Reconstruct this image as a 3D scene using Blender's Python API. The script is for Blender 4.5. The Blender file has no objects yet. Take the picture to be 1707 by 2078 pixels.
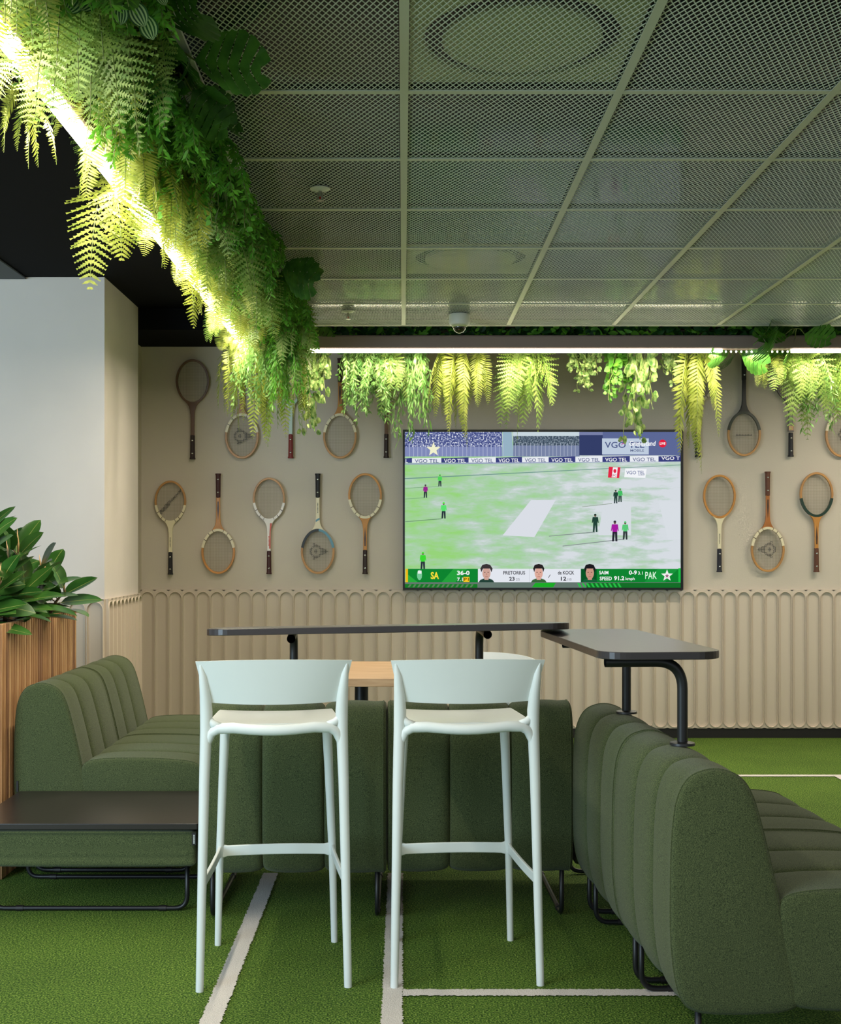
import bpy, math, random
from mathutils import Vector, Matrix, Quaternion
PI = math.pi
R = math.radians
sc = bpy.context.scene
COL = sc.collection
# ------------------------------------------------------------------ camera
cd = bpy.data.cameras.new('camera'); cam = bpy.data.objects.new('camera', cd); COL.objects.link(cam)
cam.location = (0, 0, 1.30); cam.rotation_euler = (R(90), 0, 0)
cd.sensor_fit = 'AUTO'; cd.sensor_width = 36; cd.lens = 36*2500/2078
cd.shift_x = 35.5/2078; cd.shift_y = 71/2078; cd.clip_start = 0.05
sc.camera = cam
# ------------------------------------------------------------------ colour management, world
vs = sc.view_settings
vs.view_transform = 'Standard'; vs.look = 'None'; vs.exposure = 0.0; vs.gamma = 1.0; vs.use_curve_mapping = False
w = bpy.data.worlds.new('world'); sc.world = w; w.use_nodes = True
w.node_tree.nodes['Background'].inputs[0].default_value = (0.80, 0.90, 1.0, 1)
w.node_tree.nodes['Background'].inputs[1].default_value = 0.78
# ------------------------------------------------------------------ lamps
def area(name, loc, size, size_y, power, color, rot=(0,0,0), spread=180):
    l = bpy.data.lights.new(name, 'AREA'); l.shape = 'RECTANGLE'; l.size = size; l.size_y = size_y
    l.energy = power; l.color = color; l.spread = R(spread)
    o = bpy.data.objects.new(name, l); COL.objects.link(o); o.location = loc; o.rotation_euler = rot
    return o
LEDC = (1.0, 0.90, 0.74)
area('led_lamp_left', (-0.905, 4.2, 2.422), 0.03, 6.2, 84, LEDC)
area('led_lamp_back', (1.75, 7.185, 2.422), 4.6, 0.03, 78, LEDC)
area('room_lamps_front', (0.9, 1.0, 2.50), 3.0, 2.0, 44, (1.0, 0.95, 0.86))
area('window_daylight_left', (-3.9, 0.4, 1.6), 2.6, 2.2, 215, (0.62, 0.83, 1.0), (R(90), 0, R(-12)))
area('room_lamps_right', (3.4, 5.0, 2.50), 0.6, 2.4, 30, (1.0, 0.93, 0.82))
# ------------------------------------------------------------------ helpers
def lin(c):
    return tuple(((x/255)/12.92 if x/255 <= .04045 else ((x/255+.055)/1.055)**2.4) for x in c)
def mat(name, rgb, rough=.6, metal=0, spec=.5, var=0, vscale=8, bump=0, bscale=200, sheen=0, rgb2=None, emit=None, es=1, trans=0, coat=0, stretch=None, rnd=0):
    m = bpy.data.materials.new(name); m.use_nodes = True
    nt = m.node_tree; b = nt.nodes['Principled BSDF']; L = nt.links
    c = (*lin(rgb), 1)
    b.inputs['Base Color'].default_value = c; b.inputs['Roughness'].default_value = rough
    b.inputs['Metallic'].default_value = metal; b.inputs['Specular IOR Level'].default_value = spec
    if sheen: b.inputs['Sheen Weight'].default_value = sheen
    if coat: b.inputs['Coat Weight'].default_value = coat
    tc = None
    def coords(sc_=None):
        nonlocal tc
        if tc is None: tc = nt.nodes.new('ShaderNodeTexCoord')
        if stretch and sc_:
            mp = nt.nodes.new('ShaderNodeMapping'); mp.inputs['Scale'].default_value = stretch
            L.new(tc.outputs['Object'], mp.inputs[0]); return mp.outputs[0]
        return tc.outputs['Object']
    col_out = None
    if var or rgb2:
        n = nt.nodes.new('ShaderNodeTexNoise'); n.inputs['Scale'].default_value = vscale; n.inputs['Detail'].default_value = 4
        L.new(coords(True), n.inputs['Vector'])
        r = nt.nodes.new('ShaderNodeValToRGB')
        r.color_ramp.elements[0].position = .35; r.color_ramp.elements[1].position = .65
        c2 = lin(rgb2) if rgb2 else tuple(min(1, x*(1+var)) for x in c[:3])
        c1 = c[:3] if rgb2 else tuple(x*(1-var) for x in c[:3])
        r.color_ramp.elements[0].color = (*c1, 1); r.color_ramp.elements[1].color = (*c2, 1)
        L.new(n.outputs['Fac'], r.inputs[0]); col_out = r.outputs[0]
    if rnd:
        oi = nt.nodes.new('ShaderNodeObjectInfo'); hs = nt.nodes.new('ShaderNodeHueSaturation')
        mr = nt.nodes.new('ShaderNodeMapRange'); mr.inputs[3].default_value = 1-rnd; mr.inputs[4].default_value = 1+rnd
        L.new(oi.outputs['Random'], mr.inputs[0]); L.new(mr.outputs[0], hs.inputs['Value'])
        if col_out: L.new(col_out, hs.inputs['Color'])
        else: hs.inputs['Color'].default_value = c
        col_out = hs.outputs[0]
    if col_out: L.new(col_out, b.inputs['Base Color'])
    if bump:
        n2 = nt.nodes.new('ShaderNodeTexNoise'); n2.inputs['Scale'].default_value = bscale; n2.inputs['Detail'].default_value = 2
        L.new(coords(), n2.inputs['Vector'])
        bp = nt.nodes.new('ShaderNodeBump'); bp.inputs['Strength'].default_value = bump; bp.inputs['Distance'].default_value = .004
        L.new(n2.outputs['Fac'], bp.inputs['Height']); L.new(bp.outputs[0], b.inputs['Normal'])
    if emit:
        b.inputs['Emission Color'].default_value = (*lin(emit), 1); b.inputs['Emission Strength'].default_value = es
    if trans:
        t = nt.nodes.new('ShaderNodeBsdfTranslucent'); mx = nt.nodes.new('ShaderNodeMixShader'); mx.inputs[0].default_value = trans
        t.inputs[0].default_value = c
        if col_out: L.new(col_out, t.inputs[0])
        L.new(b.outputs[0], mx.inputs[1]); L.new(t.outputs[0], mx.inputs[2])
        L.new(mx.outputs[0], nt.nodes['Material Output'].inputs[0])
    return m
def glow(name, rgb, s=1.0):
    m = bpy.data.materials.new(name); m.use_nodes = True; nt = m.node_tree
    nt.nodes.remove(nt.nodes['Principled BSDF'])
    e = nt.nodes.new('ShaderNodeEmission'); e.inputs[0].default_value = (*lin(rgb), 1); e.inputs[1].default_value = s
    nt.links.new(e.outputs[0], nt.nodes['Material Output'].inputs[0]); return m

class MB:
    def __init__(s): s.v = []; s.f = []; s.m = []; s.cm = 0
    def add(s, vs_, fs_):
        o = len(s.v); s.v += [tuple(x) for x in vs_]; s.f += [tuple(i+o for i in f) for f in fs_]; s.m += [s.cm]*len(fs_)
    def box(s, a, b):
        x0,y0,z0 = a; x1,y1,z1 = b
        s.add([(x0,y0,z0),(x1,y0,z0),(x1,y1,z0),(x0,y1,z0),(x0,y0,z1),(x1,y0,z1),(x1,y1,z1),(x0,y1,z1)],
              [(0,3,2,1),(4,5,6,7),(0,1,5,4),(1,2,6,5),(2,3,7,6),(3,0,4,7)])
    def tube(s, pts, r, seg=8, cap=True, flat=1.0, up=None):
        pts = [Vector(p) for p in pts]; n = len(pts)
        rs = r if isinstance(r, (list, tuple)) else [r]*n
        t0 = (pts[1]-pts[0]).normalized()
        ref = Vector(up) if up else (Vector((0,0,1)) if abs(t0.z) < .9 else Vector((1,0,0)))
        nrm = (ref - t0*ref.dot(t0)).normalized(); vs_ = []; pt = t0
        for i, p in enumerate(pts):
            t = (pts[min(i+1,n-1)]-pts[max(i-1,0)]).normalized()
            q = pt.rotation_difference(t); nrm = q @ nrm; nrm = (nrm - t*nrm.dot(t)).normalized(); pt = t
            bn = t.cross(nrm)
            for k in range(seg):
                a = 2*PI*k/seg
                vs_.append(p + nrm*(math.cos(a)*rs[i]) + bn*(math.sin(a)*rs[i]*flat))
        fs_ = []
        for i in range(n-1):
            for k in range(seg):
                k2 = (k+1)%seg
                fs_.append((i*seg+k, i*seg+k2, (i+1)*seg+k2, (i+1)*seg+k))
        if cap:
            fs_.append(tuple(range(seg-1,-1,-1))); fs_.append(tuple((n-1)*seg+k for k in range(seg)))
        s.add(vs_, fs_)
    def lathe(s, c, prof, seg=24, axis='z'):
        vs_ = []; c = Vector(c)
        for (r, h) in prof:
            for k in range(seg):
                a = 2*PI*k/seg; x, y = r*math.cos(a), r*math.sin(a)
                vs_.append(c + (Vector((x,y,h)) if axis == 'z' else Vector((x,h,y)) if axis == 'y' else Vector((h,x,y))))
        fs_ = []
        for i in range(len(prof)-1):
            for k in range(seg):
                k2 = (k+1)%seg; fs_.append((i*seg+k, i*seg+k2, (i+1)*seg+k2, (i+1)*seg+k))
        fs_.append(tuple(range(seg))); fs_.append(tuple((len(prof)-1)*seg+k for k in range(seg)))
        s.add(vs_, fs_)
    def prism(s, pts2, f, h0, h1):
        """pts2: outline; f(a,b,h)->xyz"""
        n = len(pts2)
        s.add([f(a,b,h0) for a,b in pts2]+[f(a,b,h1) for a,b in pts2],
              [tuple(range(n-1,-1,-1)), tuple(range(n,2*n))]+[(i,(i+1)%n,n+(i+1)%n,n+i) for i in range(n)])
    def build(s, name, mats, parent=None, smooth=False, bevel=0, recalc=True, angle=None):
        me = bpy.data.meshes.new(name); me.from_pydata(s.v, [], s.f)
        if not isinstance(mats, (list, tuple)): mats = [mats]
        for m in mats: me.materials.append(m)
        if len(mats) > 1: me.polygons.foreach_set('material_index', s.m)
        if recalc:
            import bmesh
            bm = bmesh.new(); bm.from_mesh(me); bmesh.ops.recalc_face_normals(bm, faces=bm.faces); bm.to_mesh(me); bm.free()
        if smooth: me.polygons.foreach_set('use_smooth', [True]*len(me.polygons))
        me.update()
        if angle:
            try: me.set_sharp_from_angle(angle=R(angle))
            except Exception: pass
        o = bpy.data.objects.new(name, me); COL.objects.link(o)
        if parent: o.parent = parent
        if bevel:
            md = o.modifiers.new('bevel', 'BEVEL'); md.width = bevel; md.segments = 3; md.limit_method = 'ANGLE'
        return o
def tag(o, label=None, cat=None, group=None, kind=None):
    if label: o['label'] = label
    if cat: o['category'] = cat
    if group: o['group'] = group
    if kind: o['kind'] = kind
    return o
def thing(name, label, cat, loc=(0,0,0), rz=0, group=None):
    o = bpy.data.objects.new(name, None); COL.objects.link(o); o.location = loc; o.rotation_euler = (0,0,rz)
    o.empty_display_size = .05
    return tag(o, label, cat, group)
def dup(o, parent=None):
    c = o.copy(); COL.objects.link(c)
    if parent: c.parent = parent
    for ch in list(o.children): dup(ch, c)
    return c
def arc_path(pts, rad, n=6):
    """polyline with rounded corners"""
    P = [Vector(p) for p in pts]; out = [P[0]]
    for i in range(1, len(P)-1):
        a = (P[i-1]-P[i]); b = (P[i+1]-P[i]); r = min(rad, a.length*.49, b.length*.49)
        a.normalize(); b.normalize(); s, e = P[i]+a*r, P[i]+b*r
        for k in range(n+1):
            t = k/n; out.append(s*(1-t)**2 + P[i]*2*t*(1-t) + e*t*t)
    out.append(P[-1]); return out
def smooth_loop(pts, n=8):
    out = []; N = len(pts)
    for i in range(N):
        p0,p1,p2,p3 = [Vector((*pts[(i+k-1)%N],0)) for k in range(4)]
        for k in range(n):
            t = k/n
            q = .5*((2*p1)+(p2-p0)*t+(2*p0-5*p1+4*p2-p3)*t*t+(3*p1-p0-3*p2+p3)*t**3)
            out.append((q.x,q.y))
    return out
def round_rect(x0,y0,x1,y1,r,n=6):
    out = []
    for cx,cy,a0 in ((x1-r,y1-r,0),(x0+r,y1-r,90),(x0+r,y0+r,180),(x1-r,y0+r,270)):
        for k in range(n+1):
            a = R(a0+90*k/n); out.append((cx+r*math.cos(a), cy+r*math.sin(a)))
    return out
# ------------------------------------------------------------------ materials
M = {}
M['wall'] = mat('wall_paint', (199,188,172), .85, var=.02, vscale=3, bump=.15, bscale=120)
M['wainscot'] = mat('wainscot_paint', (204,189,171), .6)
M['black'] = mat('black_paint', (7,7,9), .85, spec=.12, var=.15, vscale=2)
M['slab'] = mat('plenum_black', (12,13,14), .9, spec=.1)
M['skirt'] = mat('skirting_black', (26,23,24), .5)
M['rail'] = mat('ceiling_rail_white', (196,198,176), .45)
M['mesh'] = mat('ceiling_mesh_white', (206,212,196), .4)
M['whitem'] = mat('white_plastic', (226,226,214), .45)
M['diff'] = mat('diffuser_white', (238,236,222), .5)
M['fabric'] = mat('green_fabric', (44,54,34), .95, spec=.12, rgb2=(92,102,66), vscale=480, bump=.4, bscale=700, sheen=.12)
M['metal'] = mat('black_steel', (20,20,22), .42, metal=.0, spec=.5)
M['table'] = mat('black_laminate', (44,39,38), .30, bump=.05, bscale=60)
M['stool'] = mat('white_polypropylene', (218,224,220), .45, var=.01, vscale=5)
M['wood'] = mat('oak_veneer', (200,165,125), .5, rgb2=(178,140,100), vscale=6, stretch=(1,14,10))
M['slat'] = mat('planter_slat', (200,152,104), .55, rgb2=(172,126,84), vscale=5, stretch=(12,12,1.2))
M['slat2'] = mat('planter_slat_dark', (160,116,82), .6, rgb2=(138,98,68), vscale=5, stretch=(12,12,1.2))
M['slat3'] = mat('planter_slat_light', (222,178,128), .55, rgb2=(200,154,108), vscale=5, stretch=(12,12,1.2))
M['soil'] = mat('bark_soil', (70,42,28), .95, var=.4, vscale=60, bump=.8, bscale=60)
M['line'] = mat('white_turf', (214,208,200), .95, var=.12, vscale=260, bump=1, bscale=350)
M['led'] = glow('led_diffuser', (255,244,216), 17.0)
M['housing'] = mat('light_housing', (134,116,110), .5)
def turf():
    m = bpy.data.materials.new('artificial_turf'); m.use_nodes = True; nt = m.node_tree; L = nt.links; b = nt.nodes['Principled BSDF']
    tc = nt.nodes.new('ShaderNodeTexCoord')
    def noise(s, d=3):
        n = nt.nodes.new('ShaderNodeTexNoise'); n.inputs['Scale'].default_value = s; n.inputs['Detail'].default_value = d
        L.new(tc.outputs['Object'], n.inputs['Vector']); return n
    n1, n2, n3 = noise(2.2), noise(180, 6), noise(38, 3)
    r = nt.nodes.new('ShaderNodeValToRGB'); e = r.color_ramp.elements
    e[0].position = .34; e[0].color = (*lin((30,66,12)),1); e[1].position = .66; e[1].color = (*lin((172,200,92)),1)
    k = r.color_ramp.elements.new(.5); k.color = (*lin((94,134,42)),1)
    L.new(n2.outputs['Fac'], r.inputs[0])
    mx = nt.nodes.new('ShaderNodeMix'); mx.data_type = 'RGBA'; mx.blend_type = 'MULTIPLY'; mx.inputs[0].default_value = .5
    r2 = nt.nodes.new('ShaderNodeValToRGB'); r2.color_ramp.elements[0].position = .3; r2.color_ramp.elements[1].position = .7
    r2.color_ramp.elements[0].color = (.55,.6,.5,1); r2.color_ramp.elements[1].color = (1,1,.9,1)
    ad = nt.nodes.new('ShaderNodeMath'); ad.operation = 'ADD'; L.new(n1.outputs['Fac'], ad.inputs[0])
    ml = nt.nodes.new('ShaderNodeMath'); ml.operation = 'MULTIPLY_ADD'; ml.inputs[1].default_value = .5; ml.inputs[2].default_value = -.25
    L.new(n3.outputs['Fac'], ml.inputs[0]); L.new(ml.outputs[0], ad.inputs[1]); L.new(ad.outputs[0], r2.inputs[0])
    L.new(r.outputs[0], mx.inputs[6]); L.new(r2.outputs[0], mx.inputs[7]); L.new(mx.outputs[2], b.inputs['Base Color'])
    bp = nt.nodes.new('ShaderNodeBump'); bp.inputs['Strength'].default_value = 1; bp.inputs['Distance'].default_value = .02
    L.new(n2.outputs['Fac'], bp.inputs['Height']); L.new(bp.outputs[0], b.inputs['Normal'])
    b.inputs['Roughness'].default_value = .85; b.inputs['Specular IOR Level'].default_value = .25
    return m
M['turf'] = turf()
# ------------------------------------------------------------------ structure
YW = 8.40
def struct(name, mb, m, parent=None, **k):
    o = mb.build(name, m, parent, **k)
    if not parent: o['kind'] = 'structure'
    return o
m_ = MB(); m_.box((-6,-2.5,-.1),(5.2,YW+.1,0)); floor = struct('floor', m_, M['turf'])
rnd = random.Random(4)
def line_strip(x0,y0,x1,y1):
    """painted turf line with a fuzzy edge lying just above the pile"""
    mb = MB(); lx, ly = x1-x0, y1-y0; along_x = lx > ly
    n = int(max(lx,ly)/.004); z = .004; vs_ = []
    for i in range(n+1):
        t = i/n; j0 = rnd.uniform(-.0035,.0035); j1 = rnd.uniform(-.0035,.0035)
        if along_x: vs_ += [(x0+lx*t, y0+j0, z), (x0+lx*t, y1+j1, z)]
        else: vs_ += [(x0+j0, y0+ly*t, z), (x1+j1, y0+ly*t, z)]
    mb.add(vs_, [(2*i,2*i+1,2*i+3,2*i+2) for i in range(n)])
    tag(mb.build('court_line', M['line'], floor), 'white line marked in the green turf')
line_strip(-.555,2.0,-.497,4.9); line_strip(-.060,2.0,-.001,4.9)
line_strip(-.001,3.56,2.4,3.612)
line_strip(1.15,6.96,2.44,7.015); line_strip(2.44,3.0,2.50,7.015)
# walls
m_ = MB(); m_.box((-1.95,YW,0),(5.2,YW+.12,3.0)); struct('wall_back', m_, M['wall'])
m_ = MB(); m_.box((5.1,-2.5,0),(5.2,YW,3.0)); struct('wall_right', m_, M['wall'])
m_ = MB(); m_.box((-1.95,7.6,0),(-1.785,YW,3.0)); struct('wall_left', m_, M['wall'])
m_ = MB(); m_.box((-6,6.87,0),(-1.665,7.74,3.0)); struct('wall_column', m_, mat('column_paint', (216,206,196), .85, var=.02, vscale=3))
m_ = MB(); m_.box((-1.785,YW-.014,0),(5.1,YW,.066)); struct('baseboard_back', m_, M['skirt'])
m_ = MB(); m_.box((-6,6.845,0),(-1.64,6.87,.066)); m_.box((-1.665,6.845,0),(-1.64,7.74,.066)); struct('baseboard_left', m_, M['skirt'])
def wainscot(name, org, du, length, n, nrm, z0=.066, z1=1.009, t=.020):
    org = Vector(org); du = Vector(du); nrm = Vector(nrm); p = length/n; mb = MB()
    def W(u, z, h): return org + du*u + nrm*h + Vector((0,0,z))
    top, bot = z1-.012, z0+.006; r0 = p/2-.0015
    for k in range(n):
        uc = (k+.5)*p
        def ring(r):
            pts = []
            for j in range(13):
                a = PI*j/12; pts.append((r*math.cos(a), top-r0+r*math.sin(a)))
            for j in range(13):
                a = PI+PI*j/12; pts.append((r*math.cos(a), bot+r0+r*math.sin(a)))
            return pts
        outer = []
        for j in range(26):
            if j < 13: a = PI*j/12; cz = top-r0; lim = z1-cz; sgn = 1
            else: a = PI+PI*(j-13)/12; cz = bot+r0; lim = cz-z0; sgn = -1
            c, s_ = math.cos(a), abs(math.sin(a))
            q = min((p/2)/abs(c) if abs(c) > 1e-6 else 9, lim/s_ if s_ > 1e-6 else 9)
            outer.append((q*c, cz+sgn*q*s_))
        loops = [(outer, t), (ring(r0), t), (ring(r0-.0012), t+.006), (ring(r0-.0042), t+.006), (ring(r0-.0062), t-.010), (ring(r0-.02), t-.0115)]
        vs_ = [W(uc+a, z, h) for lp, h in loops for a, z in lp]; fs_ = []
        for l in range(len(loops)-1):
            for j in range(26):
                j2 = (j+1)%26; fs_.append((l*26+j, l*26+j2, (l+1)*26+j2, (l+1)*26+j))
        fs_.append(tuple((len(loops)-1)*26+j for j in range(26)))
        mb.add(vs_, fs_)
    # cap ledge and side returns
    a, b = W(0,z1,0), W(length,z1,0); c, d = W(length,z1,t), W(0,z1,t); mb.add([a,b,c,d], [(0,1,2,3)])
    for u in (0, length): mb.add([W(u,z0,0),W(u,z0,t),W(u,z1,t),W(u,z1,0)], [(0,1,2,3)])
    return struct(name, mb, M['wainscot'], recalc=False)
wainscot('trim_1', (-1.785,YW,0), (1,0,0), 72*.0943, 72, (0,-1,0))
wainscot('trim_2', (-1.665+.0-21*.098,6.87,0), (1,0,0), 21*.098, 21, (0,-1,0))
wainscot('trim_3', (-1.665,6.87,0), (0,1,0), .87, 9, (1,0,0))
# ceilings
HC = 2.568
m_ = MB(); m_.box((-.56,-2.5,2.84),(5.1,7.12,2.95)); cs = struct('ceiling', m_, M['slab'])
m_ = MB(); m_.box((-6,-2.5,2.805),(-.93,YW,2.95)); m_.box((-.93,7.55,2.805),(5.1,YW,2.95)); m_.box((-.93,-2.5,2.805),(-.56,7.12,2.95)); m_.box((-.93,7.12,2.805),(5.1,7.55,2.95)); struct('ceiling', m_, M['black'])
m_ = MB(); m_.box((-1.79,7.74,2.665),(5.1,YW,2.80)); struct('trim_4', m_, M['black'])
m_ = MB(); m_.box((-6,4.2,2.792),(-2.10,6.86,2.80)); struct('ceiling_daylit_patch', m_, mat('daylit_ceiling_grey',(70,76,80),.6))  # daylight on the left ceiling, put in as a lighter grey panel
# ceiling rails
cols = [-.557] + [.003+.6*k for k in range(0, 9)]
rows = [2.84-.6*k for k in range(5,0,-1)] + [2.84+.6*k for k in range(0, 7)] + [7.044]
m_ = MB()
for x in cols[1:]: m_.box((x-.012,rows[0],HC),(x+.012,7.044,HC+.003)); m_.box((x-.001,rows[0],HC+.003),(x+.001,7.044,HC+.035))
m_.cm = 0
ro = m_.build('grid_rail', M['rail'], cs)
m_ = MB()
for y in rows: m_.box((-.557,y-.012,HC+.0006),(4.81,y+.012,HC+.0032)); m_.box((-.557,y-.001,HC+.0032),(4.81,y+.001,HC+.009))
m_.build('grid_rail', M['rail'], cs)
m_ = MB(); m_.box((-.573,rows[0],HC-.004),(-.545,7.06,HC+.006)); m_.box((-.573,rows[0],HC+.006),(-.568,7.06,HC+.05)); m_.build('edge_angle', M['whitem'], cs)
m_ = MB(); m_.box((-.557,7.044,HC-.003),(4.81,7.06,HC+.03)); m_.build('edge_angle', M['rail'], cs)
def mesh_panel(w_, d_):
    mb = MB(); px, py = .0175, .034; hw = .00135; th = .0012
    for sgn in (1,-1):
        # lines x = x0 + sgn*(px/py)*y
        k = px/py; n0 = -int(d_*k/px)-2; n1 = int(w_/px)+int(d_*k/px)+3
        for i in range(n0, n1):
            x0 = i*px + (0 if sgn > 0 else 0)
            ts = []
            ya, yb = 0, d_
            xa, xb = x0+sgn*k*ya, x0+sgn*k*yb
            def clip(xa,ya,xb,yb):
                if xa > xb: xa,ya,xb,yb = xb,yb,xa,ya
                if xb <= 0 or xa >= w_: return None
                if xa < 0: ya += (yb-ya)*(0-xa)/(xb-xa); xa = 0
                if xb > w_: yb -= (yb-ya)*(xb-w_)/(xb-xa); xb = w_
                return xa,ya,xb,yb
            c = clip(xa,ya,xb,yb)
            if not c: continue
            xa,ya,xb,yb = c
            L_ = math.hypot(xb-xa, yb-ya)
            if L_ < .004: continue
            nx, ny = -(yb-ya)/L_*hw, (xb-xa)/L_*hw; z = .0008 if sgn > 0 else 0
            mb.add([(xa+nx,ya+ny,z),(xa-nx,ya-ny,z),(xb-nx,yb-ny,z),(xb+nx,yb+ny,z),
                    (xa+nx,ya+ny,z+th),(xa-nx,ya-ny,z+th),(xb-nx,yb-ny,z+th),(xb+nx,yb+ny,z+th)],
                   [(0,1,2,3),(7,6,5,4),(0,4,5,1),(1,5,6,2),(2,6,7,3),(3,7,4,0)])
    return mb
pA = mesh_panel(.576,.576).build('mesh_panel', M['mesh'], cs); pB = mesh_panel(.531,.576).build('mesh_panel', M['mesh'], cs)
firstA = firstB = True
for ri in range(4, len(rows)-1):
    for ci in range(0, 6):
        if ci == 0: o = pB if firstB else pB.copy()
        else: o = pA if firstA else pA.copy()
        if ci == 0:
            if not firstB: COL.objects.link(o)
            firstB = False
        else:
            if not firstA: COL.objects.link(o)
            firstA = False
        o.parent = cs; o.location = ((cols[ci]+.012 if ci else -.543), rows[ri]+.012, HC+.004)
        if rows[ri+1]-rows[ri] < .59: o.scale = (1, (rows[ri+1]-rows[ri]-.024)/.576, 1)
# clear glossy sheet lying on the mesh
gm = bpy.data.materials.new('clear_sheet'); gm.use_nodes = True; nt_ = gm.node_tree; nt_.nodes.remove(nt_.nodes['Principled BSDF'])
a_ = nt_.nodes.new('ShaderNodeBsdfTransparent'); b_ = nt_.nodes.new('ShaderNodeBsdfGlossy'); b_.inputs['Roughness'].default_value = .07
f_ = nt_.nodes.new('ShaderNodeFresnel'); f_.inputs[0].default_value = 1.26; x_ = nt_.nodes.new('ShaderNodeMixShader')
nz_ = nt_.nodes.new('ShaderNodeTexNoise'); nz_.inputs['Scale'].default_value = 2.5; bp_ = nt_.nodes.new('ShaderNodeBump'); bp_.inputs['Strength'].default_value = .25; bp_.inputs['Distance'].default_value = .02
nt_.links.new(nz_.outputs['Fac'], bp_.inputs['Height']); nt_.links.new(bp_.outputs[0], b_.inputs['Normal'])
nt_.links.new(f_.outputs[0], x_.inputs[0]); nt_.links.new(a_.outputs[0], x_.inputs[1]); nt_.links.new(b_.outputs[0], x_.inputs[2]); nt_.links.new(x_.outputs[0], nt_.nodes['Material Output'].inputs[0])
m_ = MB(); m_.add([(-.545,rows[0],HC+.012),(4.8,rows[0],HC+.012),(4.8,7.04,HC+.012),(-.545,7.04,HC+.012)], [(0,3,2,1)]); m_.build('clear_sheet', gm, cs, recalc=False)
# air diffusers above the mesh
def diffuser(x, y, label):
    t = thing('air_diffuser', label, 'air vent', (x,y,HC+.012), 0, 'round ceiling air diffusers')
    mb = MB(); N = 40; s = .286; vs_ = []
    for k in range(N):
        a = 2*PI*k/N; c, q = math.cos(a), math.sin(a); f = s/max(abs(c),abs(q)); vs_.append((f*c,f*q,.012))
    for r_, h in ((.258,.012),(.252,.014),(.249,.020),(.248,.026)):
        vs_ += [(r_*math.cos(2*PI*k/N), r_*math.sin(2*PI*k/N), h) for k in range(N)]
    mb.add(vs_, [(l*N+k,l*N+(k+1)%N,(l+1)*N+(k+1)%N,(l+1)*N+k) for l in range(4) for k in range(N)])
    mb.build('face_plate', M['diff'], t, smooth=True, angle=30)
    mb = MB(); mb.lathe((0,0,0), [(.001,.030),(.19,.030),(.203,.022),(.204,.010),(.196,.004),(.10,.002),(.001,.0015)], 40); mb.build('round_disc', M['diff'], t, smooth=True, angle=40)
    mb = MB(); mb.lathe((0,0,0), [(.248,.026),(.240,.16),(.001,.16)], 40); mb.build('air_duct', M['slab'], t)
diffuser(.303,3.14,'large round white air diffuser above the mesh near the top of view')
diffuser(.303,5.54,'farther round white air diffuser above the mesh over the television side')
def sprinkler(x,y,label):
    t = thing('fire_sprinkler', label, 'sprinkler', (x,y,HC), 0, 'ceiling sprinklers')
    mb = MB(); mb.lathe((0,0,0), [(.001,0),(.034,0),(.036,-.003),(.024,-.008),(.014,-.010),(.001,-.010)], 24); mb.build('escutcheon', M['whitem'], t, smooth=True, angle=40)
    mb = MB(); mb.tube([(0,0,-.01),(0,0,-.03)],.006); mb.tube([(-.009,0,-.015),(-.009,0,-.042)],.0025,6); mb.tube([(.009,0,-.015),(.009,0,-.042)],.0025,6)
    mb.lathe((0,0,-.042), [(.001,0),(.013,0),(.013,-.0025),(.001,-.0025)], 16); mb.build('sprinkler_head', mat('sprinkler_metal',(170,165,150),.3,metal=.8), t)
    mb = MB(); mb.tube([(0,0,-.03),(0,0,-.041)],.003,8); mb.build('glass_bulb', mat('red_bulb',(170,30,20),.2), t)
sprinkler(-.293,4.354,'white fire sprinkler in the mesh ceiling nearer the camera')
sprinkler(-.295,6.62,'white fire sprinkler in the mesh ceiling close to the back greenery')
t = thing('security_camera', 'white dome security camera under the back edge of mesh ceiling', 'security camera', (.308,6.72,HC))
mb = MB(); mb.lathe((0,0,0), [(.001,0),(.056,0),(.058,-.006),(.058,-.045),(.052,-.058),(.040,-.062),(.001,-.062)], 32); mb.build('housing', M['whitem'], t, smooth=True, angle=40)
mb = MB(); mb.lathe((0,0,-.058), [(.036,0)]+[(.036*math.cos(R(a)),-.008-.036*math.sin(R(a))) for a in range(0,90,10)]+[(.001,-.044)], 28); mb.build('dome_lens', mat('smoked_dome',(20,18,18),.08,coat=.5), t, smooth=True)
mb = MB(); mb.lathe((0,0,-.06), [(.0365,0),(.041,-.002),(.041,-.007),(.0365,-.01)], 28); mb.build('trim_ring', mat('trim_ring_cream',(200,205,150),.4), t, smooth=True)
# ------------------------------------------------------------------ light strips
LZ = 2.452
t = thing('linear_light', 'brown linear light with a glowing strip running along the back wall', 'light strip', (0,7.21,LZ))
mb = MB(); mb.box((-.56,-.04,.002),(4.6,.04,.083)); mb.build('housing', M['housing'], t, bevel=.012)
mb = MB(); mb.box((-.56,-.035,-.016),(1.86,.0,.002)); mb.build('diffuser_strip', M['led'], t)
mb = MB(); mb.box((2.27,-.035,-.016),(4.6,.0,.002)); mb.build('diffuser_strip', M['led'], t)
for k in range(13): mb = MB(); mb.lathe((1.885+k*.03,-.02,-.012), [(.001,-.006),(.004,-.004),(.005,0),(.004,.004),(.001,.006)], 8); mb.build('led_dot', M['led'], t)
t = thing('linear_light', 'long glowing light strip running through the hanging greenery on the left', 'light strip', (-.895,4.2,LZ))
mb = MB(); mb.box((-.03,-3.1,.002),(.03,3.05,.083)); mb.build('housing', M['housing'], t, bevel=.012)
mb = MB(); mb.box((-.022,-3.1,-.016),(.022,3.05,.002)); mb.build('diffuser_strip', M['led'], t)
t = thing('planter_trough', 'dark hanging trough holding the greenery beside the left light strip', 'planter trough', (-.715,4.2,2.64))
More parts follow.
